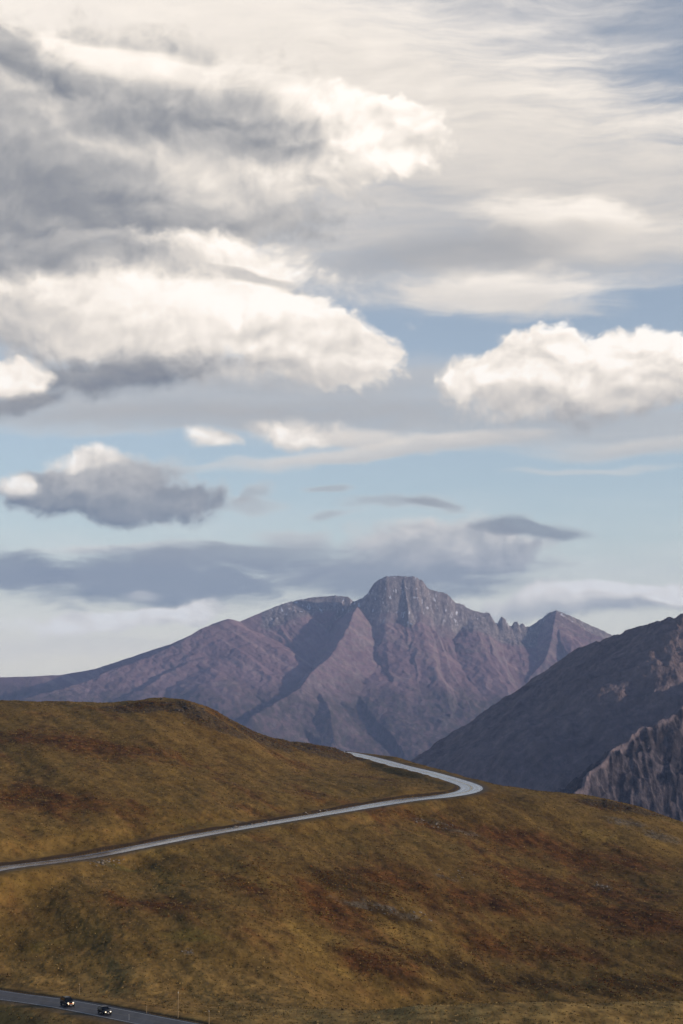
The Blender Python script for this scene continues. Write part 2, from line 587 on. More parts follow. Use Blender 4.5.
def tps(px, Y):
    B_ = tps_coords(px, Y).reshape(-1, 2)
    out = np.empty(len(B_))
    for k in range(0, len(B_), 20000):
        b = B_[k:k + 20000]
        r2 = (b[:, 0:1] - A_[None, :, 0]) ** 2 + (b[:, 1:2] - A_[None, :, 1]) ** 2
        out[k:k + 20000] = tps_k(r2) @ sol[:n_] + sol[n_] + b @ sol[n_ + 1:]
    return out.reshape(np.shape(px))


rows = np.concatenate([np.arange(-60, 40, 10), np.arange(40, 280, 4),
                       np.exp(np.linspace(math.log(280), math.log(1120), 640)), np.arange(1140, 2701, 40)])
cols = np.arange(-300, 1001, 1.3)
PX, GY = np.meshgrid(cols, rows)
GX = (PX - 341.5) / F * np.maximum(GY, 100)
GZ = tps(PX, np.maximum(GY, 5))
GZ = np.where(GY < 5, CAMZ - 2.6 - 0.12 * (GY - 5) * (GY > -1e9) * 0.5, GZ)
# a footing under the camera: never above knee height
GZ = np.minimum(GZ, np.where(np.abs(GY) < 25, CAMZ - 1.7, 1e9))

# grade the ground to the roads
fade = np.ones_like(GZ)
bank = np.zeros_like(GZ)
verge = np.zeros_like(GZ)
for L, half, cut in ((upper_line, 6.0, 0.9), (lower_line, 4.6, 0.22)):
    near = (GY > 280) & (GY < 1300)
    d = np.full(GZ.shape, 1e9)
    rz = np.zeros_like(GZ)
    rs = np.zeros_like(GZ)
    sd = np.zeros_like(GZ)
    d[near], rz[near], rs[near], sd[near] = seg_dist(GX[near], GY[near], L)
    if L is upper_line:
        half = 3.9 + 2.1 * sstep(640, 760, GY)      # the far bend is wider
    w = sstep(half + 0.8, half + 13, d)
    GZ = GZ * w + (rz - 0.06) * (1 - w)
    # cut bank on the uphill (left of travel) side, a low fill on the other
    wob = 1 + 0.45 * fbm(rs / 18, rs * 0 + 3.3, 3, 5)
    left = sd > 0
    up = sstep(half + 0.3, half + 1.5, d) * (1 - sstep(half + 3, half + 11, d)) * left
    GZ = GZ + cut * wob * up
    bank = np.maximum(bank, sstep(half + 0.1, half + 0.4, d) * (1 - sstep(half + 0.5 + cut * .8, half + 1.0 + cut * 1.3, d)) * left)
    verge = np.maximum(verge, (1 - sstep(half + 0.6, half + 2.6 + 1.2 * wob, d)) * (~left))
    fade = np.minimum(fade, sstep(half + 1, half + 8, d))
bump = 0.9 * fbm(GX / 45, GY / 60, 3, 1) + 0.35 * fbm(GX / 12, GY / 16, 3, 21) + 0.16 * ridged(GX / 3.2, GY / 5, 3, 41)
# shallow folds that run down the slope towards the lower right
fq, fp = 0.94 * GX + 0.34 * GY, -0.34 * GX + 0.94 * GY
bump = bump * 0.8 + 0.55 * fbm(fq / 13, fp / 75, 3, 211) + 0.8 * fbm(fq / 34, fp / 130, 2, 215)
GZ = GZ + bump * (1 - 0.7 * sstep(395, 360, GY)) * fade * sstep(60, 250, GY)


def ground_at(px, py, skip=0):
    """First place of the ground that is seen at (px, py)."""
    c = int(round((px - cols[0]) / 1.3))
    y = HORIZON - (GZ[:, c] - CAMZ) / np.maximum(GY[:, c], 1) * F
    for r in range(70, len(rows) - 1):
        if y[r] >= py > y[r + 1]:
            t = (y[r] - py) / (y[r] - y[r + 1] + 1e-9)
            Yv = rows[r] + t * (rows[r + 1] - rows[r])
            return Vector(((px - 341.5) / F * Yv, Yv, GZ[r, c] + t * (GZ[r + 1, c] - GZ[r, c])))
    return None


def blob(px, py, rpx, rpy, power=1.0):
    """Soft patch on the ground round the place seen at (px, py); its size is given as it looks."""
    g = ground_at(px, py)
    if g is None:
        return np.zeros_like(GZ)
    far_, near_ = ground_at(px, py - rpy), ground_at(px, py + rpy)
    ry = max(min([abs(q.y - g.y) for q in (far_, near_) if q is not None] or [12.0]), 2.0)
    rx = rpx / F * g.y
    d2 = ((GX - g.x) / rx) ** 2 + ((GY - g.y) / ry) ** 2
    return np.exp(-d2 * 1.2) * power


stone = np.zeros_like(GZ)
for a in ((105, 864, 26, 5), (245, 824, 28, 3), (395, 911, 50, 7), (355, 905, 30, 5), (430, 822, 30, 5), (463, 832, 30, 4), (600, 886, 14, 4), (188, 952, 14, 4),
          (625, 822, 45, 6), (660, 836, 45, 7), (445, 877, 20, 4)):
    stone = np.maximum(stone, blob(*a))
crest = np.zeros_like(GZ)
for a in ((170, 706, 42, 6), (215, 722, 32, 7), (260, 738, 34, 5), (310, 748, 38, 4), (345, 754, 26, 4), (130, 708, 26, 5), (620, 806, 40, 5)):
    crest = np.maximum(crest, blob(*a))
green = np.maximum(blob(118, 868, 24, 4), 0.6 * blob(190, 935, 50, 10))
rust = np.zeros_like(GZ)
for a in ((500, 835, 110, 16), (600, 860, 110, 16), (640, 920, 90, 22), (400, 880, 60, 18), (330, 905, 55, 30), (370, 960, 60, 16), (490, 900, 90, 16), (540, 950, 90, 18), (560, 890, 110, 18),
          (90, 745, 110, 12), (160, 905, 70, 10), (250, 880, 60, 14), (60, 800, 80, 12)):
    rust = np.maximum(rust, blob(*a))
ochre = np.zeros_like(GZ)  # ochre grass; the diagonal row paints the lit side of the spur
for a in ((335, 938, 30, 4), (370, 950, 30, 4), (405, 966, 28, 4), (435, 981, 26, 4), (462, 994, 22, 4), (300, 945, 50, 8), (350, 975, 60, 8), (60, 830, 70, 10), (200, 880, 90, 14), (150, 850, 60, 10), (420, 940, 70, 14), (30, 850, 50, 8), (300, 930, 60, 14), (235, 965, 30, 4), (600, 835, 60, 10)):
    ochre = np.maximum(ochre, blob(*a))
dark = np.zeros_like(GZ)  # dark patches; the diagonal row paints the gully's shade below the spur
for a in ((385, 945, 26, 4), (420, 960, 26, 5), (455, 974, 30, 6), (490, 990, 30, 6), (340, 880, 60, 22), (395, 915, 60, 9), (440, 960, 60, 16), (530, 985, 110, 13), (420, 985, 50, 8), (650, 985, 70, 13)):
    dark = np.maximum(dark, blob(*a))

pale = sstep(380, 362, GY + 6 * fbm(GX / 9, GY / 9, 3, 88)) * sstep(120, 330, PX + 40 * fbm(GX / 30, GY / 30, 2, 89))
pale = np.maximum(pale, 0.5 * sstep(440, 400, GY) * sstep(360, 240, PX))

GZ = GZ + crest * fade * (1.0 * fbm(GX / 7, GY / 9, 3, 131) + 0.5 * ridged(GX / 2.5, GY / 3, 2, 133))

# ---- ground material: dry sedge, rusty dwarf birch, ochre grass, stony soil
m_ground, t, b = new_mat('tundra')
geo = N(t, 'ShaderNodeNewGeometry')
pos = geo.outputs['Position']
flat = N(t, 'ShaderNodeVectorMath', operation='MULTIPLY')
t.links.new(pos, flat.inputs[0])
flat.inputs[1].default_value = (1, 1, 0.35)
pos = flat.outputs[0]
n_big = NOISE(t, MAPP(t, pos, rot=(0, 0, math.radians(20)), scale=(48, 120, 30), typ='TEXTURE'), 1, 6, 0.60, dist=0.6).outputs['Fac']
n_mid = NOISE(t, MAPP(t, pos, loc=(9, 3, 0), rot=(0, 0, math.radians(20)), scale=(13, 46, 10), typ='TEXTURE'), 1, 7, 0.66, dist=0.4).outputs['Fac']
n_sm = NOISE(t, MAPP(t, pos, loc=(2, 7, 0), scale=(1 / 4.0, 1 / 8, 1 / 4)), 1, 4, 0.66).outputs['Fac']
n_fine = NOISE(t, MAPP(t, pos, loc=(2, 7, 0), scale=(1 / 1.3, 1 / 4.0, 1)), 1, 3, 0.65).outputs['Fac']
base = RAMP(t, M(t, 'MULTIPLY_ADD', n_mid, 0.6, M(t, 'MULTIPLY', n_big, 0.4)), [
    (0.32, (.072, .038, .010, 1)), (0.44, (.136, .078, .020, 1)), (0.55, (.205, .126, .034, 1)), (0.67, (.31, .20, .062, 1))])
# rust
rf = M(t, 'ADD', M(t, 'MULTIPLY', ATTR(t, 'rust'), 0.21), M(t, 'MULTIPLY_ADD', n_mid, 0.85, M(t, 'MULTIPLY', n_big, 0.55)))
col = MIX(t, M(t, 'MULTIPLY', MR(t, rf, 0.66, 0.92), 0.92), base, RAMP(t, n_sm, [(0.3, (.038, .014, .005, 1)), (0.65, (.125, .045, .012, 1))]))
# ochre grass, with the spur's lit side painted in
n_o = NOISE(t, MAPP(t, pos, loc=(31, 3, 0), rot=(0, 0, math.radians(20)), scale=(14, 55, 10), typ='TEXTURE'), 1, 6, 0.62).outputs['Fac']
of = M(t, 'MULTIPLY_ADD', ATTR(t, 'ochre'), 0.24, n_o)
col = MIX(t, M(t, 'MULTIPLY', MR(t, of, 0.58, 0.84), 0.65), col, (.27, .165, .040, 1))
# olive
n_g = NOISE(t, MAPP(t, pos, loc=(3, 33, 0), scale=(1 / 24, 1 / 30, 1 / 8)), 1, 6, 0.64).outputs['Fac']
gf = M(t, 'MULTIPLY_ADD', ATTR(t, 'green'), 0.5, n_g)
col = MIX(t, M(t, 'MULTIPLY', MR(t, gf, 0.54, 0.82), 0.55), col, (.125, .100, .020, 1))
# dark willow patches, with the gully's shade beside the spur painted in
n_d = NOISE(t, MAPP(t, pos, loc=(13, 5, 0), rot=(0, 0, math.radians(20)), scale=(11, 40, 10), typ='TEXTURE'), 1, 7, 0.68).outputs['Fac']
df = M(t, 'MULTIPLY_ADD', ATTR(t, 'dark'), 0.26, n_d)
col = MIX(t, M(t, 'MULTIPLY', MR(t, M(t, 'MULTIPLY_ADD', ATTR(t, 'dark'), 0.06, df), 0.62, 0.86), 0.8), col, (.026, .014, .004, 1))
# short pale grass of the nearest rise
col = MIX(t, M(t, 'MULTIPLY', ATTR(t, 'pale'), 0.9), col, RAMP(t, M(t, 'MULTIPLY_ADD', n_mid, 0.5, M(t, 'MULTIPLY', n_sm, 0.5)), [(0.35, (.24, .135, .038, 1)), (0.65, (.42, .255, .078, 1))]))
# tussock grain
grain = M(t, 'MAXIMUM', M(t, 'MULTIPLY_ADD', n_sm, 1.9, M(t, 'MULTIPLY_ADD', n_fine, 1.3, -0.55)), 0.3)
gr = N(t, 'ShaderNodeVectorMath', operation='SCALE')
t.links.new(col, gr.inputs[0])
t.links.new(grain, gr.inputs['Scale'])
col = gr.outputs[0]
# stones and bare soil
v = N(t, 'ShaderNodeTexVoronoi')
t.links.new(MAPP(t, pos, scale=(1 / 1.3, 1 / 2.6, 1)), v.inputs['Vector'])
v.inputs['Scale'].default_value = 1
pebble = MR(t, v.outputs['Distance'], 0.38, 0.22)
sf = M(t, 'MULTIPLY', MR(t, M(t, 'MULTIPLY_ADD', n_sm, 1.3, M(t, 'MULTIPLY', ATTR(t, 'stone'), 0.6)), 0.95, 1.3), 0.8)
col = MIX(t, sf, col, RAMP(t, n_fine, [(0.35, (.045, .036, .022, 1)), (0.7, (.20, .16, .11, 1))]))
cf = MR(t, M(t, 'MULTIPLY_ADD', n_sm, 0.9, M(t, 'MULTIPLY', ATTR(t, 'crest'), 1.2)), 0.60, 0.95)
col = MIX(t, M(t, 'MULTIPLY', cf, 0.85), col, RAMP(t, n_fine, [(0.35, (.026, .018, .010, 1)), (0.7, (.095, .070, .046, 1))]))
col = MIX(t, M(t, 'MULTIPLY', ATTR(t, 'bank'), MR(t, n_sm, 0.2, 0.45)), col, (.035, .024, .016, 1))
col = MIX(t, M(t, 'MULTIPLY', ATTR(t, 'verge'), MR(t, n_sm, 0.3, 0.6, 0.25, 0.8)), col, (.12, .095, .07, 1))
t.links.new(col, b.inputs['Base Color'])
b.inputs['Roughness'].default_value = 0.95
b.inputs['Specular IOR Level'].default_value = 0.05
BUMP(t, b, M(t, 'ADD', n_sm, M(t, 'MULTIPLY', n_fine, 0.4)), 0.5, 0.6)

structure(grid_mesh('ground', GX, GY, GZ, m_ground, dict(rust=rust, ochre=ochre, stone=stone, crest=crest, green=green, dark=dark, pale=pale, bank=bank, verge=verge)))

# ------------------------------------------------------------------ road ribbons
m_asph, t, b = new_mat('asphalt')
pos = N(t, 'ShaderNodeNewGeometry').outputs['Position']
na = NOISE(t, pos, 0.25, 5, 0.6).outputs['Fac']
nb = NOISE(t, pos, 6.0, 3, 0.6).outputs['Fac']
acr = ATTR(t, 'across')
trk = M(t, 'ABSOLUTE', M(t, 'SUBTRACT', M(t, 'ABSOLUTE', acr), 1.75))
worn = MR(t, M(t, 'ABSOLUTE', M(t, 'SUBTRACT', trk, 0.75)), 0.1, 0.5, 1, 0)
colr = RAMP(t, M(t, 'MULTIPLY_ADD', nb, 0.35, M(t, 'MULTIPLY', na, 0.65)), [(0.3, (.115, .115, .126, 1)), (0.7, (.19, .19, .205, 1))])
midl = MR(t, M(t, 'ABSOLUTE', M(t, 'SUBTRACT', acr, 0.2)), 1.15, 0.55)
colr = MIX(t, M(t, 'MULTIPLY', worn, 0.6), colr, (.42, .42, .45, 1))
colr = MIX(t, M(t, 'MULTIPLY', midl, 0.85), colr, (.045, .045, .050, 1))
t.links.new(colr, b.inputs['Base Color'])
b.inputs['Specular IOR Level'].default_value = 0.7
t.links.new(MR(t, M(t, 'SUBTRACT', na, M(t, 'MULTIPLY', worn, .12)), 0.3, 0.7, 0.16, 0.30), b.inputs['Roughness'])
BUMP(t, b, nb, 0.004, 0.2)
m_asph2, t, b = new_mat('darker_asphalt')
pos = N(t, 'ShaderNodeNewGeometry').outputs['Position']
na = NOISE(t, MAPP(t, pos, rot=(0, 0, math.radians(-35)), scale=(.6, .12, .3)), 1.0, 5, 0.6).outputs['Fac']
t.links.new(RAMP(t, na, [(0.3, (.018, .019, .026, 1)), (0.7, (.062, .063, .076, 1))]), b.inputs['Base Color'])
b.inputs['Roughness'].default_value = 0.55
b.inputs['Specular IOR Level'].default_value = 0.35
m_white, t, b = new_mat('white_road_paint')
b.inputs['Base Color'].default_value = (.62, .62, .60, 1)
m_yellow, t, b = new_mat('yellow_road_paint')
b.inputs['Base Color'].default_value = (.55, .36, .06, 1)
m_wornline, t, b = new_mat('worn_road_paint')
b.inputs['Base Color'].default_value = (.12, .10, .07, 1)
m_grav, t, b = new_mat('gravel_shoulder')
pos = N(t, 'ShaderNodeNewGeometry').outputs['Position']
t.links.new(RAMP(t, NOISE(t, pos, 3.0, 5, 0.7).outputs['Fac'], [(0.3, (.05, .042, .035, 1)), (0.7, (.13, .11, .09, 1))]), b.inputs['Base Color'])
b.inputs['Roughness'].default_value = 0.9
m_dasph, t, b = new_mat('fresh_dark_asphalt')
pos = N(t, 'ShaderNodeNewGeometry').outputs['Position']
t.links.new(RAMP(t, NOISE(t, pos, 1.0, 5, 0.7).outputs['Fac'], [(0.3, (.020, .020, .024, 1)), (0.7, (.036, .036, .042, 1))]), b.inputs['Base Color'])
b.inputs['Roughness'].default_value = 0.7


def ribbon(name, line, strips, lift=0.03, widen=None, scale=None):
    """One road: strips across it (offset from, offset to, material), left of travel positive."""
    tan = np.gradient(line[:, :2], axis=0)
    tan /= np.linalg.norm(tan, axis=1)[:, None]
    nor = np.stack([-tan[:, 1], tan[:, 0]], 1)
    offs = [s[0] for s in strips] + [strips[-1][1]]
    nl, nc = len(line), len(offs)
    O = np.tile(np.array(offs, float), (nl, 1))
    if scale is not None:
        O = O * scale[:, None]
    if widen is not None:
        O[:, widen[0]] += widen[1]
    co = np.empty((nl, nc, 3))
    co[..., 0] = line[:, None, 0] + O * nor[:, None, 0]
    co[..., 1] = line[:, None, 1] + O * nor[:, None, 1]
    co[..., 2] = line[:, None, 2] + lift - 0.012 * np.abs(O)
    mats = []
    for s in strips:
        if s[2] not in mats:
            mats.append(s[2])
    o = grid_mesh(name, co[..., 0], co[..., 1], co[..., 2], mats[0], dict(across=O if scale is None else O / scale[:, None]))
    for m in mats[1:]:
        o.data.materials.append(m)
    mi = np.tile(np.array([mats.index(s[2]) for s in strips], np.int32), nl - 1)
    o.data.polygons.foreach_set('material_index', mi)
    return structure(o)


std = [(-4.1, -3.55, m_grav), (-3.55, -3.4, m_white), (-3.4, -0.16, m_asph), (-0.16, -0.05, m_yellow), (-0.05, 0.05, m_asph),
       (0.05, 0.16, m_yellow), (0.16, 3.4, m_asph), (3.4, 3.55, m_white), (3.55, 4.1, m_grav)]
ribbon('road', upper_line, std, scale=0.92 + 0.5 * sstep(640, 760, upper_line[:, 1]))
low = [(-4.4, -3.75, m_grav), (-3.75, -3.6, m_white), (-3.6, -0.16, m_asph2), (-0.16, -0.05, m_wornline), (-0.05, 0.05, m_asph2),
       (0.05, 0.16, m_wornline), (0.16, 3.6, m_asph2), (3.6, 3.75, m_white), (3.75, 4.45, m_dasph)]
lpx = lower_line[:, 0] / lower_line[:, 1] * F + 341.5
ribbon('road', lower_line, low, widen=(9, 3.0 * sstep(20, 85, lpx) * (1 - sstep(112, 128, lpx))))

# valley floor far below, out to the horizon
m_val, t, b = new_mat('valley_forest')
pos = N(t, 'ShaderNodeNewGeometry').outputs['Position']
t.links.new(RAMP(t, NOISE(t, pos, 1 / 300, 6, 0.6).outputs['Fac'], [(0.35, (.025, .035, .022, 1)), (0.7, (.09, .075, .045, 1))]), b.inputs['Base Color'])
b.inputs['Roughness'].default_value = 0.95
vx, vy = np.meshgrid(np.linspace(-19000, 19000, 60), np.linspace(-4000, 14700, 50))
vz = CAMZ - 760 + 25 * fbm(vx / 1500, vy / 1500, 3, 77)
near = np.hypot(vx, vy + 500) < 2500
vz = np.where(near, vz - 40, vz)
structure(grid_mesh('terrain', vx, vy, vz, m_val))
# ------------------------------------------------------------------ mountains: ridge lines with falling flanks, cut by gullies
def massif(X, Y, ridges):
    h = np.full(X.shape, -1e9)
    S = np.zeros(X.shape)
    D = np.zeros(X.shape)
    for r in ridges:
        p = np.array([P(*q) for q in r['pts']])
        d, z, s, side = seg_dist(X, Y, p)
        s1, d1, s2, d2, s3 = r['slope']
        f = s1 * np.minimum(d, d1) + s2 * np.clip(d - d1, 0, d2) + s3 * np.maximum(d - d1 - d2, 0)
        v = z - f
        m = v > h
        h = np.where(m, v, h)
        S = np.where(m, s + r.get('seed', 0) * 9999, S)
        D = np.where(m, d, D)
    return h, S, D


FAR = 12000.0
crest_pts = [(-260, 690, 11800), (-120, 684, 11900), (-40, 678, 11900), (0, 677.5, 11900), (60, 675, 11900), (95, 669, 12000), (140, 654, 12200), (170, 644, 12300), (195, 633, 12300),
             (212, 624, 12200), (228, 618.5, 12200), (240, 621.5, 12300), (262, 612, 12400), (285, 603, 12500), (302, 599, 12600),
             (318, 597, 12650), (336, 595.5, 12650), (348, 597, 12650), (353, 603, 12600)]
summit_pts = [(352, 602, 12450), (362, 598, 12420), (368, 593, 12400), (374, 583, 12400), (380, 578.5, 12400), (387, 576, 12400), (400, 575.5, 12420),
              (415, 576, 12420), (423, 581, 12430), (428, 588, 12440), (436, 591, 12450), (447, 593.5, 12470), (455, 602, 12480), (462, 604, 12490), (470, 609, 12500), (480, 612.5, 12520), (489, 612.5, 12530)]
saw_pts = [(470, 611, 12500), (482, 614.5, 12520), (494, 622.5, 12540), (506, 625.5, 12550), (520, 627.5, 12570), (531, 626, 12600), (540, 619.5, 12640), (549, 613, 12660), (556, 610.5, 12660), (564, 613, 12680), (575, 618, 12720), (588, 624, 12800),
           (600, 629.5, 12850), (612, 635, 12900), (640, 650, 12950), (720, 690, 13000)]
TEETH = [((478, 612, 12515), (489, 612.5, 12530)), ((500, 618, 12545), (502, 616.5, 12545), (505, 618.5, 12548)), ((514, 622, 12560), (517, 621, 12565)),
         ((521, 623, 12570), (524, 624, 12575))]
RIDGES = [
    dict(pts=crest_pts, slope=(0.62, 300, 0.50, 900, 0.55), seed=1),
    dict(pts=[(262, 613, 12390), (302, 600, 12580), (336, 596.5, 12630), (350, 599, 12600)], slope=(1.6, 130, 0.55, 900, 0.55), seed=2),
    dict(pts=summit_pts, slope=(1.75, 190, 0.66, 1400, 0.5), seed=3),
    dict(pts=[(404, 579, 12400), (405, 592, 12340), (407, 608, 12260)], slope=(1.6, 110, 0.66, 1400, 0.5), seed=3),
    dict(pts=saw_pts, slope=(1.1, 90, 0.66, 1400, 0.5), seed=4),
    # spur down from the summit towards us, its right flank in the sun
    dict(pts=[(358, 606, 12350), (350, 622, 12100), (345, 637, 11900), (326, 660, 11600), (308, 674, 11400), (300, 688, 11250), (272, 706, 11000), (250, 716, 10800)],
         slope=(0.75, 300, 0.62, 1200, 0.6), seed=5),
    dict(pts=[(326, 664, 11570), (318, 692, 11300), (330, 716, 11000), (335, 740, 10800)], slope=(0.5, 150, 0.55, 900, 0.6), seed=6),
    # left shoulder
    dict(pts=[(226, 620, 12150), (205, 629, 12000), (180, 643, 11850), (150, 657, 11700), (115, 669, 11500), (80, 684, 11300), (20, 700, 11000)], slope=(0.42, 500, 0.5, 900, 0.5), seed=7),
    dict(pts=[(240, 632, 12100), (225, 650, 11800), (190, 662, 11600), (140, 690, 11200)], slope=(0.36, 500, 0.5, 900, 0.5), seed=8),
    dict(pts=[(302, 640, 12250), (250, 650, 11900), (210, 668, 11500)], slope=(0.38, 350, 0.6, 900, 0.5), seed=9),
    dict(pts=[(556, 612, 12620), (553, 628, 12500), (545, 655, 12250), (525, 690, 11950)], slope=(0.62, 200, 0.6, 1200, 0.5), seed=10),
] + [dict(pts=list(q), slope=(2.0, 60, 2.0, 100, 2.0), seed=4) for q in TEETH]
mpx, mY = np.meshgrid(np.arange(-300, 800, 0.9), np.concatenate([np.linspace(9300, 11000, 110), np.linspace(11010, 12900, 330), np.linspace(12920, 14500, 60)]))
MX = (mpx - 341.5) / F * mY
wx = MX + 22 * fbm(MX / 420, mY / 420, 4, 3)
wy = mY + 22 * fbm(MX / 420 + 7, mY / 420, 4, 8)
fall = sstep(20, 260, seg_dist(MX, mY, np.array([P(*q) for q in crest_pts + summit_pts + saw_pts]))[0])
wx = MX + (wx - MX) * fall
wy = mY + (wy - mY) * fall
MZ, MS, MD = massif(wx, wy, RIDGES)
gul = ridged(MS / 105 + 0.35 * fbm(MX / 200, mY / 200, 2, 4), MD / 900, 3, 61, 0.55)
MZ = MZ - np.where((MS > 69990) & (MS < 99990), 4, 13) * (0.35 - gul) * sstep(30, 350, MD)
MZ = MZ + (7 * ridged(MX / 330, mY / 330, 4, 31) + 6 * fbm(MX / 55, mY / 55, 4, 33)) * (0.25 + 0.75 * fall)
rocky = np.exp(-np.maximum(MD - 100, 0) / 75.0) * ((MS > 19000) & (MS < 49990))
rocky = np.maximum(rocky, np.exp(-np.maximum(MD - 130, 0) / 60.0) * (MS < 19990) * sstep(252, 272, mpx) * (1 - sstep(350, 358, mpx)))
MZ = MZ + rocky * (14 * ridged(MX / 42, mY / 160, 3, 91) + 6 * fbm(MX / 20, mY / 20, 3, 95)) * (0.35 + 0.65 * fall)
MZ = np.maximum(MZ, CAMZ - 790)

m_mtn, t, b = new_mat('mountain_rock')
geo = N(t, 'ShaderNodeNewGeometry')
pos = geo.outputs['Position']
sepn = N(t, 'ShaderNodeSeparateXYZ')
t.links.new(geo.outputs['Normal'], sepn.inputs[0])
sepp = N(t, 'ShaderNodeSeparateXYZ')
t.links.new(pos, sepp.inputs[0])
n1 = NOISE(t, MAPP(t, pos, scale=(1 / 260, 1 / 400, 1 / 200)), 1, 7, 0.62, dist=0.5).outputs['Fac']
n2 = NOISE(t, MAPP(t, pos, scale=(1 / 40, 1 / 60, 1 / 70)), 1, 6, 0.65).outputs['Fac']
n3 = NOISE(t, MAPP(t, pos, scale=(1 / 14, 1 / 20, 1 / 30)), 1, 4, 0.65).outputs['Fac']
n_str = NOISE(t, MAPP(t, pos, scale=(1 / 30, 1 / 45, 1 / 62)), 1, 6, 0.68, dist=0.5).outputs['Fac']       # upright cracks
talus = RAMP(t, M(t, 'MULTIPLY_ADD', n2, 0.6, M(t, 'MULTIPLY', n1, 0.4)), [(0.3, (.155, .098, .112, 1)), (0.5, (.235, .150, .162, 1)), (0.7, (.32, .22, .225, 1))])
cliff = RAMP(t, M(t, 'MULTIPLY_ADD', n_str, 0.65, M(t, 'MULTIPLY', n3, 0.35)), [(0.34, (.07, .062, .064, 1)), (0.5, (.20, .17, .165, 1)), (0.68, (.40, .35, .34, 1))])
# straight stone chutes down the lit face
acr = N(t, 'ShaderNodeVectorMath', operation='DOT_PRODUCT')
t.links.new(pos, acr.inputs[0])
acr.inputs[1].default_value = (0.55, 0.05, 0.83)
alo = N(t, 'ShaderNodeVectorMath', operation='DOT_PRODUCT')
t.links.new(pos, alo.inputs[0])
alo.inputs[1].default_value = (0.83, -0.05, -0.55)
cv = N(t, 'ShaderNodeCombineXYZ')
t.links.new(M(t, 'MULTIPLY_ADD', n2, 14.0, acr.outputs['Value']), cv.inputs[0])
t.links.new(alo.outputs['Value'], cv.inputs[1])
chute = NOISE(t, MAPP(t, cv.outputs[0], scale=(1 / 48, 1 / 900, 1)), 1, 4, 0.6).outputs['Fac']
talus = MIX(t, M(t, 'MULTIPLY', MR(t, chute, 0.52, 0.70), 0.55), talus, (.46, .32, .28, 1))
talus = MIX(t, M(t, 'MULTIPLY', MR(t, chute, 0.48, 0.30), 0.45), talus, (.16, .105, .10, 1))
steep = MR(t, M(t, 'MULTIPLY_ADD', n2, 0.16, sepn.outputs[2]), 0.86, 0.74)
rk = M(t, 'MAXIMUM', M(t, 'MULTIPLY', steep, 0.55), MR(t, M(t, 'MULTIPLY_ADD', n2, 0.6, ATTR(t, 'rocky')), 0.55, 0.95))
col = MIX(t, rk, talus, cliff)
gul_a = ATTR(t, 'gully')
col = MIX(t, M(t, 'MULTIPLY', MR(t, M(t, 'MULTIPLY_ADD', n2, 0.3, gul_a), 0.62, 0.95), 0.45), col, (.34, .25, .215, 1))
# darker vegetated lower slopes
lowf = MR(t, M(t, 'MULTIPLY_ADD', n1, 420, sepp.outputs[2]), CAMZ + 90, CAMZ - 120)
lowf = M(t, 'MULTIPLY', lowf, MR(t, n2, 0.35, 0.6, 0.35, 1.0))
col = MIX(t, M(t, 'MULTIPLY', lowf, 0.85), col, MIX(t, n3, (.022, .030, .024, 1), (.06, .06, .042, 1)))
# scraps of old snow high up
snow = M(t, 'MULTIPLY', MR(t, NOISE(t, MAPP(t, pos, loc=(5, 1, 0), scale=(1 / 26, 1 / 40, 1 / 60)), 1, 4, 0.6).outputs['Fac'], 0.60, 0.66), MR(t, sepp.outputs[2], CAMZ + 150, CAMZ + 260))
col = MIX(t, M(t, 'MULTIPLY', snow, ATTR(t, 'rocky')), col, (.62, .62, .66, 1))
t.links.new(col, b.inputs['Base Color'])
b.inputs['Roughness'].default_value = 0.95
b.inputs['Specular IOR Level'].default_value = 0.05
BUMP(t, b, M(t, 'ADD', n2, M(t, 'MULTIPLY', n3, 0.45)), 14.0, 0.35)
structure(grid_mesh('mountain', MX, mY, MZ, m_mtn, dict(rocky=rocky, gully=gul)))

# ------------------------------------------------------------------ the nearer dark slope on the right
def near_Y(px):
    return 3750 + (683 - px) * (3.4 if px < 683 else -1.6)


near_crest = [(px, py, near_Y(px)) for px, py in (
    (1000, 500), (860, 545), (760, 583), (720, 600), (683, 614), (665, 619), (648, 625), (630, 630), (612, 637.5), (602, 640), (590, 644.5), (578, 649),
    (575, 650.5), (571, 655), (558, 663), (530, 683), (500, 703), (470, 723), (440, 743), (412, 760), (385, 780), (330, 815))]
NEAR = [
    dict(pts=near_crest, slope=(0.58, 200, 0.56, 800, 0.6), seed=1),
    dict(pts=[(860, 628, 3600), (800, 650, 3520), (740, 674, 3400), (690, 700, 3290), (655, 722, 3200), (622, 748, 3110), (604, 765, 3050), (590, 780, 3000), (575, 800, 2940)], slope=(0.75, 150, 0.95, 400, 0.7), seed=2),
    dict(pts=[(640, 690, 3750), (585, 722, 3750), (540, 752, 3720), (505, 778, 3700)], slope=(0.3, 200, 0.5, 800, 0.6), seed=5),
]
npx, nY = np.meshgrid(np.arange(300, 1000, 0.9), np.linspace(2700, 5200, 480))
NX = (npx - 341.5) / F * nY
dcr = seg_dist(NX, nY, np.array([P(*q) for q in near_crest]))[0]
fall = sstep(10, 160, dcr)
wx = NX + 26 * fbm(NX / 190, nY / 190, 4, 13) * fall
wy = nY + 26 * fbm(NX / 190 + 7, nY / 190, 4, 18) * fall
NZ, NS, ND = massif(wx, wy, NEAR)
gul = ridged(NS / 62 + 0.35 * fbm(NX / 90, nY / 90, 2, 4), ND / 500, 3, 71, 0.55)
NZ = NZ - 8 * (0.35 - gul) * sstep(20, 200, ND)
NZ = NZ + (9 * ridged(NX / 130, nY / 130, 4, 35) + 2.2 * fbm(NX / 20, nY / 20, 4, 36)) * (0.25 + 0.75 * fall) + 5 * (1 - fall) * ridged(NX / 28, nY / 40, 3, 39)
pxn = NX / nY * F + 341.5
NZ0 = NZ
pyn = HORIZON - (NZ - CAMZ) / nY * F
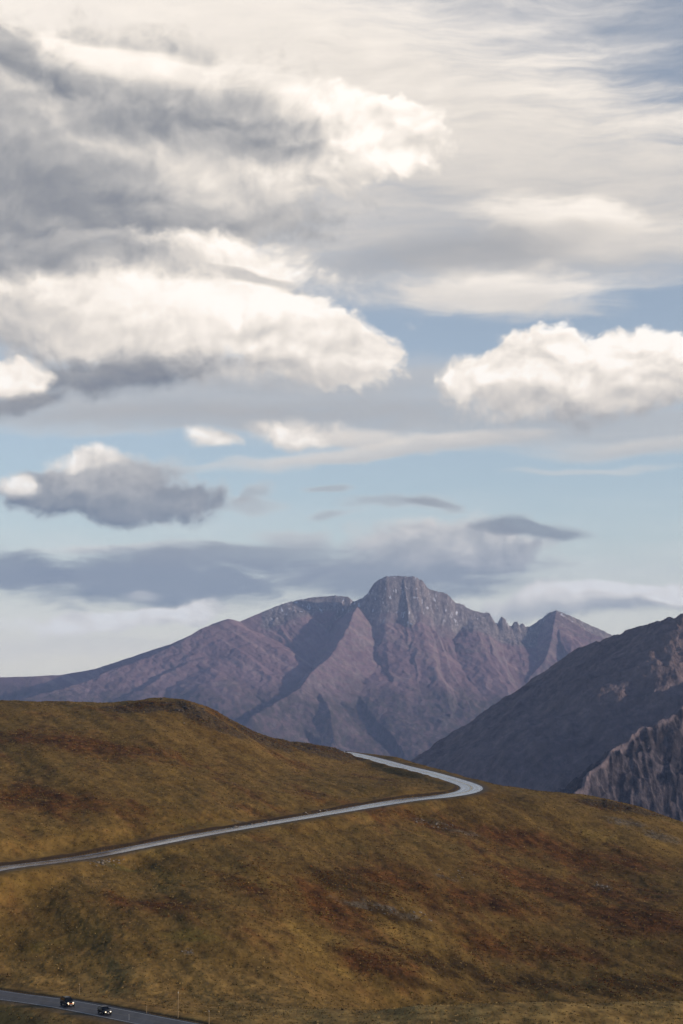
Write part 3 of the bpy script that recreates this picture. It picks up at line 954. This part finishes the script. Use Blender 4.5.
cliffm = sstep(0, 14, ND + 8 * fbm(NX / 50, nY / 50, 3, 6)) * (NS > 19000) * (NS < 29990)
NZ = NZ + cliffm * (14 * ridged(NX / 45, nY / 120, 4, 45) - 6)
m_near, t, b = new_mat('dark_mountain_slope')
geo = N(t, 'ShaderNodeNewGeometry')
pos = geo.outputs['Position']
n1 = NOISE(t, MAPP(t, pos, scale=(1 / 150, 1 / 220, 1 / 90)), 1, 7, 0.62, dist=0.5).outputs['Fac']
n2 = NOISE(t, MAPP(t, pos, scale=(1 / 16, 1 / 26, 1 / 22)), 1, 6, 0.68).outputs['Fac']
n3 = NOISE(t, MAPP(t, pos, scale=(1 / 5, 1 / 8, 1 / 9)), 1, 4, 0.65).outputs['Fac']
n_str = NOISE(t, MAPP(t, pos, scale=(1 / 11, 1 / 25, 1 / 70)), 1, 6, 0.62).outputs['Fac']
a1 = N(t, 'ShaderNodeVectorMath', operation='DOT_PRODUCT')
t.links.new(pos, a1.inputs[0])
a1.inputs[1].default_value = (0.51, -0.86, 0)
a2 = N(t, 'ShaderNodeVectorMath', operation='DOT_PRODUCT')
t.links.new(pos, a2.inputs[0])
a2.inputs[1].default_value = (-0.80, -0.48, -0.36)
cv = N(t, 'ShaderNodeCombineXYZ')
t.links.new(M(t, 'MULTIPLY_ADD', n1, 60.0, a1.outputs['Value']), cv.inputs[0])
t.links.new(a2.outputs['Value'], cv.inputs[1])
chute = NOISE(t, MAPP(t, cv.outputs[0], scale=(1 / 55, 1 / 420, 1)), 1, 6, 0.65).outputs['Fac']
n1 = M(t, 'MULTIPLY_ADD', chute, 0.9, M(t, 'MULTIPLY', n1, 0.1))
slope_c = RAMP(t, M(t, 'MULTIPLY_ADD', n2, 0.55, M(t, 'MULTIPLY', n1, 0.45)), [(0.30, (.085, .072, .078, 1)), (0.5, (.20, .152, .150, 1)), (0.70, (.36, .265, .25, 1))])
cl_c = RAMP(t, M(t, 'MULTIPLY_ADD', n_str, 0.7, M(t, 'MULTIPLY', n3, 0.3)), [(0.36, (.016, .016, .020, 1)), (0.5, (.050, .042, .046, 1)), (0.64, (.155, .125, .128, 1))])
col = MIX(t, MR(t, M(t, 'MULTIPLY_ADD', n2, 0.5, ATTR(t, 'cliff')), 0.55, 1.05), slope_c, cl_c)
col = MIX(t, M(t, 'MULTIPLY', MR(t, ATTR(t, 'gully'), 0.65, 1.0), 0.3), col, (.15, .105, .09, 1))
t.links.new(col, b.inputs['Base Color'])
b.inputs['Roughness'].default_value = 0.95
b.inputs['Specular IOR Level'].default_value = 0.05
BUMP(t, b, M(t, 'ADD', n2, M(t, 'MULTIPLY', n3, 0.5)), 9.0, 0.75)
structure(grid_mesh('mountain', NX, nY, NZ, m_near, dict(cliff=cliffm, gully=gul)))

# ------------------------------------------------------------------ the air
m_haze = bpy.data.materials.new('air')
m_haze.use_nodes = True
t = m_haze.node_tree
t.nodes.clear()
pv = N(t, 'ShaderNodeVolumePrincipled')
pv.inputs['Color'].default_value = (.48, .62, 1.0, 1)
pv.inputs['Density'].default_value = 3.8e-5
pv.inputs['Anisotropy'].default_value = 0.0
mo = N(t, 'ShaderNodeOutputMaterial')
t.links.new(pv.outputs[0], mo.inputs['Volume'])
x0, x1, y0, y1, z0, z1 = -20000, 20000, -5000, 14800, CAMZ - 860, CAMZ + 720
vs = [(x, y, z) for z in (z0, z1) for y in (y0, y1) for x in (x0, x1)]
me = bpy.data.meshes.new('haze')
me.from_pydata(vs, [], [(0, 2, 3, 1), (4, 5, 7, 6), (0, 1, 5, 4), (2, 6, 7, 3), (0, 4, 6, 2), (1, 3, 7, 5)])
me.materials.append(m_haze)
hz = bpy.data.objects.new('haze', me)
C.objects.link(hz)
hz['kind'] = 'stuff'

# ------------------------------------------------------------------ sun
sl = bpy.data.lights.new('sun', 'SUN')
sl.energy = 3.8
sl.angle = math.radians(0.6)
sl.color = (1.0, 0.84, 0.70)
so = bpy.data.objects.new('sun', sl)
C.objects.link(so)
sdir = Vector((math.sin(SUN_AZ) * math.cos(SUN_EL), math.cos(SUN_AZ) * math.cos(SUN_EL), math.sin(SUN_EL)))
so.rotation_euler = sdir.to_track_quat('Z', 'Y').to_euler()
so.location = sdir * 500 + Vector((0, 0, CAMZ))

scene.render.engine = 'CYCLES'
scene.cycles.use_denoising = True
scene.cycles.max_bounces = 4
scene.cycles.volume_bounces = 0
scene.cycles.use_adaptive_sampling = True
scene.cycles.adaptive_threshold = 0.01
# ------------------------------------------------------------------ things that stand on the tundra
def link_mesh(name, verts, faces, mat, parent=None, smooth=False):
    me = bpy.data.meshes.new(name)
    me.from_pydata([tuple(v) for v in verts], [], faces)
    me.materials.append(mat)
    if smooth:
        for p in me.polygons:
            p.use_smooth = True
    o = bpy.data.objects.new(name, me)
    C.objects.link(o)
    if parent is not None:
        o.parent = parent
    return o


def tag(o, label, category, group=None):
    o['label'] = label
    o['category'] = category
    if group:
        o['group'] = group
    return o


def flat_mat(name, col, rough=0.6, spec=0.3, metal=0.0, emit=0.0, ecol=None):
    m, t, b = new_mat(name)
    n = NOISE(t, N(t, 'ShaderNodeTexCoord').outputs['Object'], 9.0, 4, 0.6).outputs['Fac']
    c0 = tuple(x * 0.8 for x in col) + (1,)
    c1 = tuple(min(1, x * 1.2) for x in col) + (1,)
    t.links.new(RAMP(t, n, [(0.3, c0), (0.7, c1)]), b.inputs['Base Color'])
    b.inputs['Roughness'].default_value = rough
    b.inputs['Specular IOR Level'].default_value = spec
    b.inputs['Metallic'].default_value = metal
    if emit:
        b.inputs['Emission Color'].default_value = (ecol or col) + (1,)
        b.inputs['Emission Strength'].default_value = emit
    return m


# ---- rocks
m_rock, t, b = new_mat('lichened_granite')
tcn = N(t, 'ShaderNodeTexCoord').outputs['Object']
oi = N(t, 'ShaderNodeObjectInfo').outputs['Random']
rn = NOISE(t, tcn, 1.6, 6, 0.65).outputs['Fac']
c = RAMP(t, M(t, 'MULTIPLY_ADD', oi, 0.25, M(t, 'MULTIPLY', rn, 0.75)), [(0.3, (.09, .075, .06, 1)), (0.5, (.22, .18, .14, 1)), (0.72, (.42, .36, .29, 1))])
t.links.new(c, b.inputs['Base Color'])
b.inputs['Roughness'].default_value = 0.9
BUMP(t, b, rn, 0.15, 0.6)
m_drock, t, b = new_mat('dark_lichened_granite')
tcn = N(t, 'ShaderNodeTexCoord').outputs['Object']
rn = NOISE(t, tcn, 1.6, 6, 0.65).outputs['Fac']
t.links.new(RAMP(t, rn, [(0.3, (.025, .02, .016, 1)), (0.55, (.07, .055, .042, 1)), (0.75, (.13, .105, .08, 1))]), b.inputs['Base Color'])
b.inputs['Roughness'].default_value = 0.95


def rock_mesh(seed, mat):
    import bmesh
    r = random.Random(seed)
    bm = bmesh.new()
    bmesh.ops.create_icosphere(bm, subdivisions=3, radius=0.5)
    planes = []
    for _ in range(9):
        n = Vector((r.gauss(0, 1), r.gauss(0, 1), r.gauss(0.2, 0.8))).normalized()
        planes.append((n, r.uniform(0.26, 0.42)))
    for v in bm.verts:
        for n, d in planes:
            k = v.co.dot(n)
            if k > d:
                v.co -= n * (k - d) * 0.92
        v.co += Vector((r.gauss(0, .008), r.gauss(0, .008), r.gauss(0, .008)))
        v.co.z = v.co.z * 0.72 + 0.16
    me = bpy.data.meshes.new('rock')
    bm.to_mesh(me)
    bm.free()
    me.materials.append(mat)
    return me


pale_meshes = [rock_mesh(s, m_rock) for s in range(6)]
dark_meshes = [rock_mesh(s + 40, m_drock) for s in range(5)]
RR = random.Random(5)


def rock(px, py, size_px, label, group=None, dark_=False):
    g = ground_at(px, py)
    if g is None:
        return None
    o = bpy.data.objects.new('rock' if size_px < 6 else 'boulder', RR.choice(dark_meshes if dark_ else pale_meshes))
    C.objects.link(o)
    s = size_px / F * g.y
    o.location = g + Vector((0, 0, -0.12 * s))
    o.scale = (s * RR.uniform(0.9, 1.25), s * RR.uniform(0.8, 1.1), s * RR.uniform(0.55, 0.85))
    o.rotation_euler = (RR.uniform(-.2, .2), RR.uniform(-.2, .2), RR.uniform(0, 6.28))
    return tag(o, label, 'boulder' if size_px >= 6 else 'rock', group)


# three pale boulders on the far verge of the upper road
for px, py, s, lb in ((236, 827.5, 7.5, 'broad pale boulder above the upper road, leftmost of three in a row'),
                      (250.5, 824.5, 6.5, 'pale boulder above the upper road, between two others in a row'),
                      (266.5, 822, 6, 'pale boulder above the upper road, rightmost of three in a row')):
    rock(px, py, s, lb, 'pale boulders along the far verge of the upper road')


def cluster(n, px, py, rx, ry, tilt, lo, hi, label, group, dark_=False):
    for _ in range(n):
        a, rr = RR.uniform(0, 6.283), math.sqrt(RR.random())
        dx = math.cos(a) * rr * rx
        rock(px + dx, py + math.sin(a) * rr * ry + dx * tilt, RR.uniform(lo, hi), label, group, dark_)


cluster(16, 106, 862, 19, 4, -.10, 2.0, 4.6, 'pale rock in the rubble spilling below the left end of the upper road', 'rubble below the upper road')
cluster(8, 312, 812.5, 22, 1.5, -.17, 1.4, 3.0, 'small pale rock on the far verge of the upper road right of the three boulders', 'small rocks along the upper road')
cluster(34, 400, 912, 52, 5, .17, .9, 3.6, 'small grey rock in the dark stony strip across the lower hillside', 'rocks in the dark stony strip')
cluster(18, 436, 824, 24, 4, .2, 1.0, 3.4, 'small grey rock in the stony patch just below the road bend', 'rocks below the road bend')
cluster(12, 603, 886, 11, 2.5, .35, 1.6, 3.6, 'pale rock in the small outcrop on the rusty right hillside', 'rocks of the right hillside outcrop')
cluster(8, 187, 951, 9, 2.5, 0, 1.6, 3.4, 'grey rock half buried in the grass between the two roads', 'half buried rocks between the roads')
cluster(20, 640, 826, 42, 7, .32, .9, 3.2, 'grey rock scattered below the crest of the right hillside', 'rocks below the right crest')
cluster(14, 450, 873, 26, 4, .1, 1.2, 2.6, 'small pale rock scattered on the open slope below the road bend', 'rocks on the open slope')
cluster(46, 215, 717, 62, 7, .30, 1.8, 6.0, 'dark lichened rock on the stony crest of the left hill', 'dark rocks on the left crest', True)
cluster(34, 300, 745, 50, 3.5, .18, 1.6, 4.6, 'dark rock on the stony ridge running down to the road', 'dark rocks on the ridge above the road', True)
cluster(12, 610, 803, 30, 3, .18, 1.4, 3.2, 'dark rock on the skyline of the right hillside', 'dark rocks on the right skyline', True)
rock(184, 723, 2.6, 'lone pale rock on the dark left crest')
rock(271.5, 754, 2.4, 'lone pale rock under the ridge that runs down to the road')

# ---- snow poles
m_wood = flat_mat('weathered_pole_wood', (.36, .25, .13), 0.85)
m_refl = flat_mat('pole_reflector', (.55, .50, .40), 0.4)
m_steel = flat_mat('galvanised_steel', (.45, .46, .48), 0.4, 0.5, 0.6)


def prism(r0, r1, z0, z1, n=8):
    vs = [(r * math.cos(2 * math.pi * k / n), r * math.sin(2 * math.pi * k / n), z) for r, z in ((r0, z0), (r1, z1)) for k in range(n)]
    fs = [(k, (k + 1) % n, n + (k + 1) % n, n + k) for k in range(n)] + [tuple(range(n))[::-1], tuple(range(n, 2 * n))]
    return vs, fs


def snow_pole(px, py_base, height_px, label, r=0.075, mat=m_wood, lean=0.0, name='snow_pole'):
    g = ground_at(px, py_base)
    h = height_px / F * g.y
    e = bpy.data.objects.new(name, None)
    C.objects.link(e)
    e.location = g
    e.rotation_euler = (0, lean, 0)
    tag(e, label, 'pole', 'marker poles along the lower road')
    vs, fs = prism(r, r * 0.7, -0.4, h)
    link_mesh('shaft', vs, fs, mat, e)
    vs, fs = prism(r * 1.12, r * 1.1, h * 0.90, h * 0.95)
    link_mesh('reflector_band', vs, fs, m_refl, e)
    return e


snow_pole(178, 1017.5, 27, 'tallest thin wooden marker pole, just behind the lower road', 0.075, lean=0.01)
snow_pole(209, 1024.5, 14.5, 'thin wooden marker pole furthest along the lower road to the right', 0.075)
snow_pole(79.5, 994.5, 11, 'thin wooden marker pole above the road between the two dark cars', 0.06, lean=-0.02)
snow_pole(146.5, 1013.5, 8, 'short faint wooden marker pole left of the tallest pole', 0.055)
snow_pole(129, 1020.5, 6.5, 'short grey delineator post on the near edge of the lower road', 0.06, m_steel, name='delineator_post')

# ---- low shrubs and tussocks: uncountable ground cover, one mesh each
def tri_clumps(name, n, zone, size, height, ntri, ramp, seed):
    r = np.random.default_rng(seed)
    ok = (GY > 290) & (GY < 1080) & (fade > 0.6) & (PX > -60) & (PX < 740)
    # equal chance per square metre
    dy = np.gradient(rows)[:, None] * np.ones_like(GX)
    area = dy * GY * (1.3 / F)
    w = (area * zone * ok).ravel()
    w = w / w.sum()
    idx = r.choice(w.size, n, p=w)
    cx, cy, cz = (a.ravel()[idx] for a in (GX, GY, GZ))
    cx = cx + r.uniform(-.5, .5, n) * 1.3 / F * cy
    s = size * r.lognormal(0, .4, n)
    hh = height * r.lognormal(0, .35, n)
    ang = r.uniform(0, 2 * np.pi, (n, ntri))
    rad = np.sqrt(r.uniform(0, 1, (n, ntri))) * s[:, None] * 0.5
    px_ = cx[:, None] + np.cos(ang) * rad
    py_ = cy[:, None] + np.sin(ang) * rad
    top = cz[:, None] + hh[:, None] * (1 - (rad / (s[:, None] * .5)) ** 2 * 0.7) * r.uniform(.6, 1.1, (n, ntri))
    base = cz[:, None] - 0.05 + 0 * top
    wd = s[:, None] * r.uniform(.18, .4, (n, ntri))
    a2 = r.uniform(0, np.pi, (n, ntri))
    lx, ly = r.normal(0, .25, (n, ntri)) * hh[:, None], r.normal(0, .25, (n, ntri)) * hh[:, None]
    v = np.empty((n, ntri, 3, 3))
    v[..., 0, :] = np.stack([px_ - np.cos(a2) * wd / 2, py_ - np.sin(a2) * wd / 2, base], -1)
    v[..., 1, :] = np.stack([px_ + np.cos(a2) * wd / 2, py_ + np.sin(a2) * wd / 2, base], -1)
    v[..., 2, :] = np.stack([px_ + lx, py_ + ly, top], -1)
    nt = n * ntri
    me = bpy.data.meshes.new(name)
    me.vertices.add(nt * 3)
    me.vertices.foreach_set('co', v.reshape(-1).astype(np.float32))
    me.loops.add(nt * 3)
    me.loops.foreach_set('vertex_index', np.arange(nt * 3, dtype=np.int32))
    me.polygons.add(nt)
    me.polygons.foreach_set('loop_start', (np.arange(nt) * 3).astype(np.int32))
    me.update(calc_edges=True)
    at = me.attributes.new('shade', 'FLOAT', 'POINT')
    at.data.foreach_set('value', np.repeat(r.uniform(0, 1, n), ntri * 3).astype(np.float32))
    m, t, b = new_mat(name)
    t.links.new(RAMP(t, ATTR(t, 'shade'), ramp), b.inputs['Base Color'])
    b.inputs['Roughness'].default_value = 0.9
    b.inputs['Specular IOR Level'].default_value = 0.1
    me.materials.append(m)
    o = bpy.data.objects.new(name, me)
    C.objects.link(o)
    o['kind'] = 'stuff'
    return o


patch = np.clip(fbm(GX / 22, GY / 30, 4, 301) * 0.9 + 0.15, 0, 1) ** 1.5
tri_clumps('low_shrubs', 12000, (0.02 + 1.3 * rust + 1.6 * dark + 2.2 * crest) * (0.05 + patch) * (1 - pale), 0.9, 0.26, 9,
           [(0.0, (.060, .022, .008, 1)), (0.45, (.125, .045, .013, 1)), (0.75, (.19, .080, .018, 1)), (1.0, (.130, .105, .024, 1))], 51)
tri_clumps('grass', 120000, 0.5 + 0.6 * ochre, 0.8, 0.26, 4,
           [(0.0, (.052, .030, .008, 1)), (0.35, (.125, .078, .020, 1)), (0.75, (.23, .15, .045, 1)), (1.0, (.36, .25, .10, 1))], 52)

# ---- cars
m_paint = flat_mat('black_car_paint', (.005, .005, .006), 0.3, 0.35)
m_paint2 = flat_mat('dark_grey_car_paint', (.008, .008, .010), 0.3, 0.35)
m_glass = flat_mat('tinted_car_glass', (.006, .007, .009), 0.12, 0.5)
m_rub = flat_mat('tyre_rubber', (.012, .012, .012), 0.9, 0.1)
m_alloy = flat_mat('alloy_wheel', (.30, .30, .32), 0.35, 0.5, 0.7)
m_trim = flat_mat('black_plastic_trim', (.010, .010, .010), 0.7, 0.2)
m_lamp = flat_mat('lit_headlamp', (1.0, .86, .66), 0.2, 0.5, 0.0, 2.2, (1.0, .80, .56))
m_fog = flat_mat('lit_fog_lamp', (1.0, .80, .55), 0.2, 0.5, 0.0, 1.6, (1.0, .72, .45))
m_amber = flat_mat('amber_marker_lamp', (.8, .22, .05), 0.3, 0.5, 0.0, 0.9, (1.0, .25, .06))
m_red = flat_mat('red_tail_lamp', (.35, .02, .02), 0.3, 0.5)
m_plate = flat_mat('number_plate', (.55, .56, .55), 0.5)


def box(name, x0, x1, y0, y1, z0, z1, mat, parent, taper=0.0, bev=0.02):
    import bmesh
    bm = bmesh.new()
    bmesh.ops.create_cube(bm, size=1)
    for v in bm.verts:
        k = 1 - taper if v.co.z > 0 else 1
        v.co = Vector(((x0 + x1) / 2 + v.co.x * (x1 - x0) * k, (y0 + y1) / 2 + v.co.y * (y1 - y0) * k, z0 if v.co.z < 0 else z1))
    if bev:
        bmesh.ops.bevel(bm, geom=list(bm.edges), offset=bev, segments=2, affect='EDGES')
    me = bpy.data.meshes.new(name)
    bm.to_mesh(me)
    bm.free()
    me.materials.append(mat)
    o = bpy.data.objects.new(name, me)
    C.objects.link(o)
    o.parent = parent
    return o


def quad(name, p, mat, parent, thick=0.012):
    """A pane: four corners, given a little thickness inwards."""
    a, b_, c_, d = (Vector(q) for q in p)
    n = (b_ - a).cross(d - a).normalized() * thick
    vs = [a + n, b_ + n, c_ + n, d + n, a - n, b_ - n, c_ - n, d - n]
    fs = [(0, 1, 2, 3), (7, 6, 5, 4), (0, 4, 5, 1), (1, 5, 6, 2), (2, 6, 7, 3), (3, 7, 4, 0)]
    return link_mesh(name, vs, fs, mat, parent)


def make_car(name, label, group, paint, L, Wd, Ht, hood_z, belt_z, x_cowl, x_roof_f, x_roof_r, x_tail, wheel_r, tall, loc, heading, tilt):
    root = bpy.data.objects.new(name, None)
    C.objects.link(root)
    tag(root, label, 'car', group)
    hw = Wd / 2
    # body: rings along the car (x forward): each ring is the right half from the keel to the centre line of the deck
    f, r = L / 2, -L / 2
    st = [  # x, floor, sill z, shoulder z, deck z, half width
        (f, .42, .50, .62, .66, hw * .62), (f - .10, .30, .45, hood_z - .22, hood_z - .14, hw * .86), (f - .45, .24, .42, hood_z - .10, hood_z - .03, hw * .97),
        (x_cowl + .15, .22, .40, hood_z - .04, hood_z + .03, hw), (x_cowl - .5, .22, .40, belt_z, belt_z + .03, hw), (0.0 - .2, .22, .40, belt_z, belt_z + .03, hw),
        (r + .9, .24, .42, belt_z + .02, belt_z + .05, hw), (r + .30, .28, .45, belt_z + .01, belt_z + .05, hw * .97), (r + .08, .34, .50, belt_z - .08, belt_z - .02, hw * .88), (r, .45, .55, belt_z - .25, belt_z - .2, hw * .74)]
    vs, fs = [], []
    for x, fl, si, sh, dk, w in st:
        half = [(0, fl), (w * .80, fl), (w * .97, si), (w, (si + sh) / 2), (w * .985, sh - .06), (w * .90, sh), (w * .55, dk), (0, dk + .015)]
        ring = [(x, y, z) for y, z in half] + [(x, -y, z) for y, z in half[-2:0:-1]]
        vs += ring
    m = len(vs) // len(st)
    for i in range(len(st) - 1):
        for k in range(m):
            fs.append((i * m + k, i * m + (k + 1) % m, (i + 1) * m + (k + 1) % m, (i + 1) * m + k))
    fs.append(tuple(range(m))[::-1])
    fs.append(tuple(range((len(st) - 1) * m, len(st) * m)))
    body = link_mesh('body', vs, fs, paint, root, True)
    md = body.modifiers.new('round', 'SUBSURF')
    md.levels = md.render_levels = 1
    # cabin with roof
    wb, wr = hw * .93, hw * .74
    cab = [(x_cowl, hood_z, wb), (x_roof_f, Ht - .05, wr), ((x_roof_f + x_roof_r) / 2, Ht, wr * 1.02), (x_roof_r, Ht - .04, wr), (x_tail, belt_z, wb)]
    vs, fs = [], []
    for x, z, w in cab:
        vs += [(x, w, z), (x, w * .6, z + .03), (x, -w * .6, z + .03), (x, -w, z)]
    mid = len(vs)
    vs += [(x_cowl - .05, wb, belt_z - .08), (x_cowl - .05, -wb, belt_z - .08), (x_tail + .02, wb, belt_z - .08), (x_tail + .02, -wb, belt_z - .08)]
    for i in range(4):
        for k in range(3):
            fs.append((i * 4 + k, i * 4 + k + 1, (i + 1) * 4 + k + 1, (i + 1) * 4 + k))
    fs += [(0, 4, 8, 12, 16, mid + 2, mid), (mid + 1, mid + 3, 19, 15, 11, 7, 3), (mid, mid + 1, 3, 2, 1, 0), (16, 17, 18, 19, mid + 3, mid + 2)]
    link_mesh('roof', vs, fs, paint, root)
    # glass
    o_ = 0.016
    quad('windscreen', [(x_cowl - .03 + o_, wb * .86, hood_z + .06 + o_), (x_cowl - .03 + o_, -wb * .86, hood_z + .06 + o_), (x_roof_f + .05 + o_, -wr * .84, Ht - .08 + o_), (x_roof_f + .05 + o_, wr * .84, Ht - .08 + o_)], m_glass, root)
    quad('rear_window', [(x_tail - o_ - .01, -wb * .8, belt_z + .08), (x_tail - o_ - .01, wb * .8, belt_z + .08), (x_roof_r - o_ - .03, wr * .8, Ht - .10), (x_roof_r - o_ - .03, -wr * .8, Ht - .10)], m_glass, root)
    xm = (x_roof_f + x_roof_r) / 2
    for s in (1, -1):
        for xa, xb, ta, tb in ((x_cowl - .32, xm + .04, x_roof_f - .02, xm + .04), (xm - .05, x_tail + .30, xm - .05, x_roof_r + .05)):
            quad('side_window', [(xa, s * (wb + .012), belt_z + .04), (xb, s * (wb + .012), belt_z + .04), (tb, s * (wr + .03), Ht - .12), (ta, s * (wr + .03), Ht - .12)], m_glass, root)
        mir = box('mirror', x_cowl - .48, x_cowl - .32, s * hw * 1.0 - .02, s * hw * 1.0 + s * .17, belt_z + .02, belt_z + .18, paint, root, .15)
        for xw in (f - .88, r + .82):
            w_ = bpy.data.objects.new('wheel', None)
            C.objects.link(w_)
            w_.parent = root
            w_.location = (xw, s * (hw - .10), wheel_r)
            w_.rotation_euler = (math.radians(90), 0, 0)
            n = 20
            prof = [(wheel_r * .62, -.11), (wheel_r * .93, -.115), (wheel_r, -.08), (wheel_r, .08), (wheel_r * .93, .115), (wheel_r * .62, .11)]
            vs = [(q * math.cos(2 * math.pi * k / n), q * math.sin(2 * math.pi * k / n), z) for q, z in prof for k in range(n)]
            np_ = len(prof)
            fs = [(a * n + k, a * n + (k + 1) % n, ((a + 1) % np_) * n + (k + 1) % n, ((a + 1) % np_) * n + k) for a in range(np_) for k in range(n)]
            link_mesh('tyre', vs, fs, m_rub, w_)
            vs, fs = prism(wheel_r * .61, wheel_r * .61, -.085, .085, 20)
            link_mesh('rim', vs, fs, m_alloy, w_)
            # dark arch lip over the wheel
            n2 = 10
            vs, fs = [], []
            for k in range(n2 + 1):
                a = math.pi * k / n2
                for q in (wheel_r * 1.06, wheel_r * 1.2):
                    for yy in (hw - .03, hw + .018):
                        vs.append((xw + q * math.cos(a), s * yy, wheel_r + q * math.sin(a)))
            for k in range(n2):
                a0, a1 = k * 4, k * 4 + 4
                fs += [(a0 + 1, a0 + 3, a1 + 3, a1 + 1), (a0, a1, a1 + 2, a0 + 2), (a0 + 2, a1 + 2, a1 + 3, a0 + 3), (a0, a0 + 1, a1 + 1, a1)]
            link_mesh('wheel_arch', vs, fs, m_trim, root)
        hl = box('headlight', f - .16, f + .012, s * hw * .56 - .13, s * hw * .56 + .13, hood_z - .33, hood_z - .19, m_lamp, root, .1)
        if tall:
            box('fog_lamp', f - .12, f + .012, s * hw * .50 - .10, s * hw * .50 + .10, .50, .62, m_fog, root)
            box('marker_lamp', f - .10, f + .014, s * hw * .22 - .08, s * hw * .22 + .08, .60, .70, m_amber, root)
        box('tail_light', r - .012, r + .12, s * hw * .56 - .12, s * hw * .56 + .12, belt_z - .42, belt_z - .14, m_red, root)
    box('grille', f - .10, f + .010, -hw * .32, hw * .32, hood_z - .36, hood_z - .20, m_trim, root)
    bmp = box('bumper', f - .14, f + .035, -hw * .78, hw * .78, .30, .48, m_trim, root, .05)
    box('number_plate', f + .03, f + .045, -.16, .16, .36, .46, m_plate, root, 0, 0)
    box('bumper', r - .035, r + .14, -hw * .80, hw * .80, .34, .54, m_trim, root, .05)
    if tall:
        for s in (1, -1):
            box('roof_rail', x_roof_r + .1, x_roof_f - .05, s * wr * .9 - .025, s * wr * .9 + .025, Ht - .01, Ht + .06, m_trim, root)
    root.location = loc
    root.rotation_euler = (0, tilt, heading)
    return root


def on_lower_road(px, off):
    """Place and heading on the lower road under photo column px, OFF metres left of travel."""
    i = int(np.argmin(np.abs(lpx - px)))
    t_ = lower_line[min(i + 2, len(lower_line) - 1)] - lower_line[max(i - 2, 0)]
    h = math.atan2(t_[1], t_[0])
    n = Vector((-math.sin(h), math.cos(h), 0))
    p = Vector(lower_line[i]) + n * off + Vector((0, 0, 0.03 - 0.012 * abs(off)))
    return p, h, -math.atan2(t_[2], math.hypot(t_[0], t_[1]))


p, h, tl = on_lower_road(68, -0.9)
make_car('suv', 'black tall car with lit headlamps and amber lamps, left of two on the lower road', 'cars on the lower road', m_paint,
         4.55, 1.90, 1.80, 1.08, 1.12, 1.05, .45, -1.75, -2.12, .36, True, p, h - math.radians(12), tl)
p, h, tl = on_lower_road(109, -1.5)
make_car('hatchback', 'low dark grey car with lit headlamps, right of two on the lower road', 'cars on the lower road', m_paint2,
         4.25, 1.80, 1.48, .88, .95, .95, .20, -1.35, -1.95, .32, False, p, h - math.radians(12), tl)
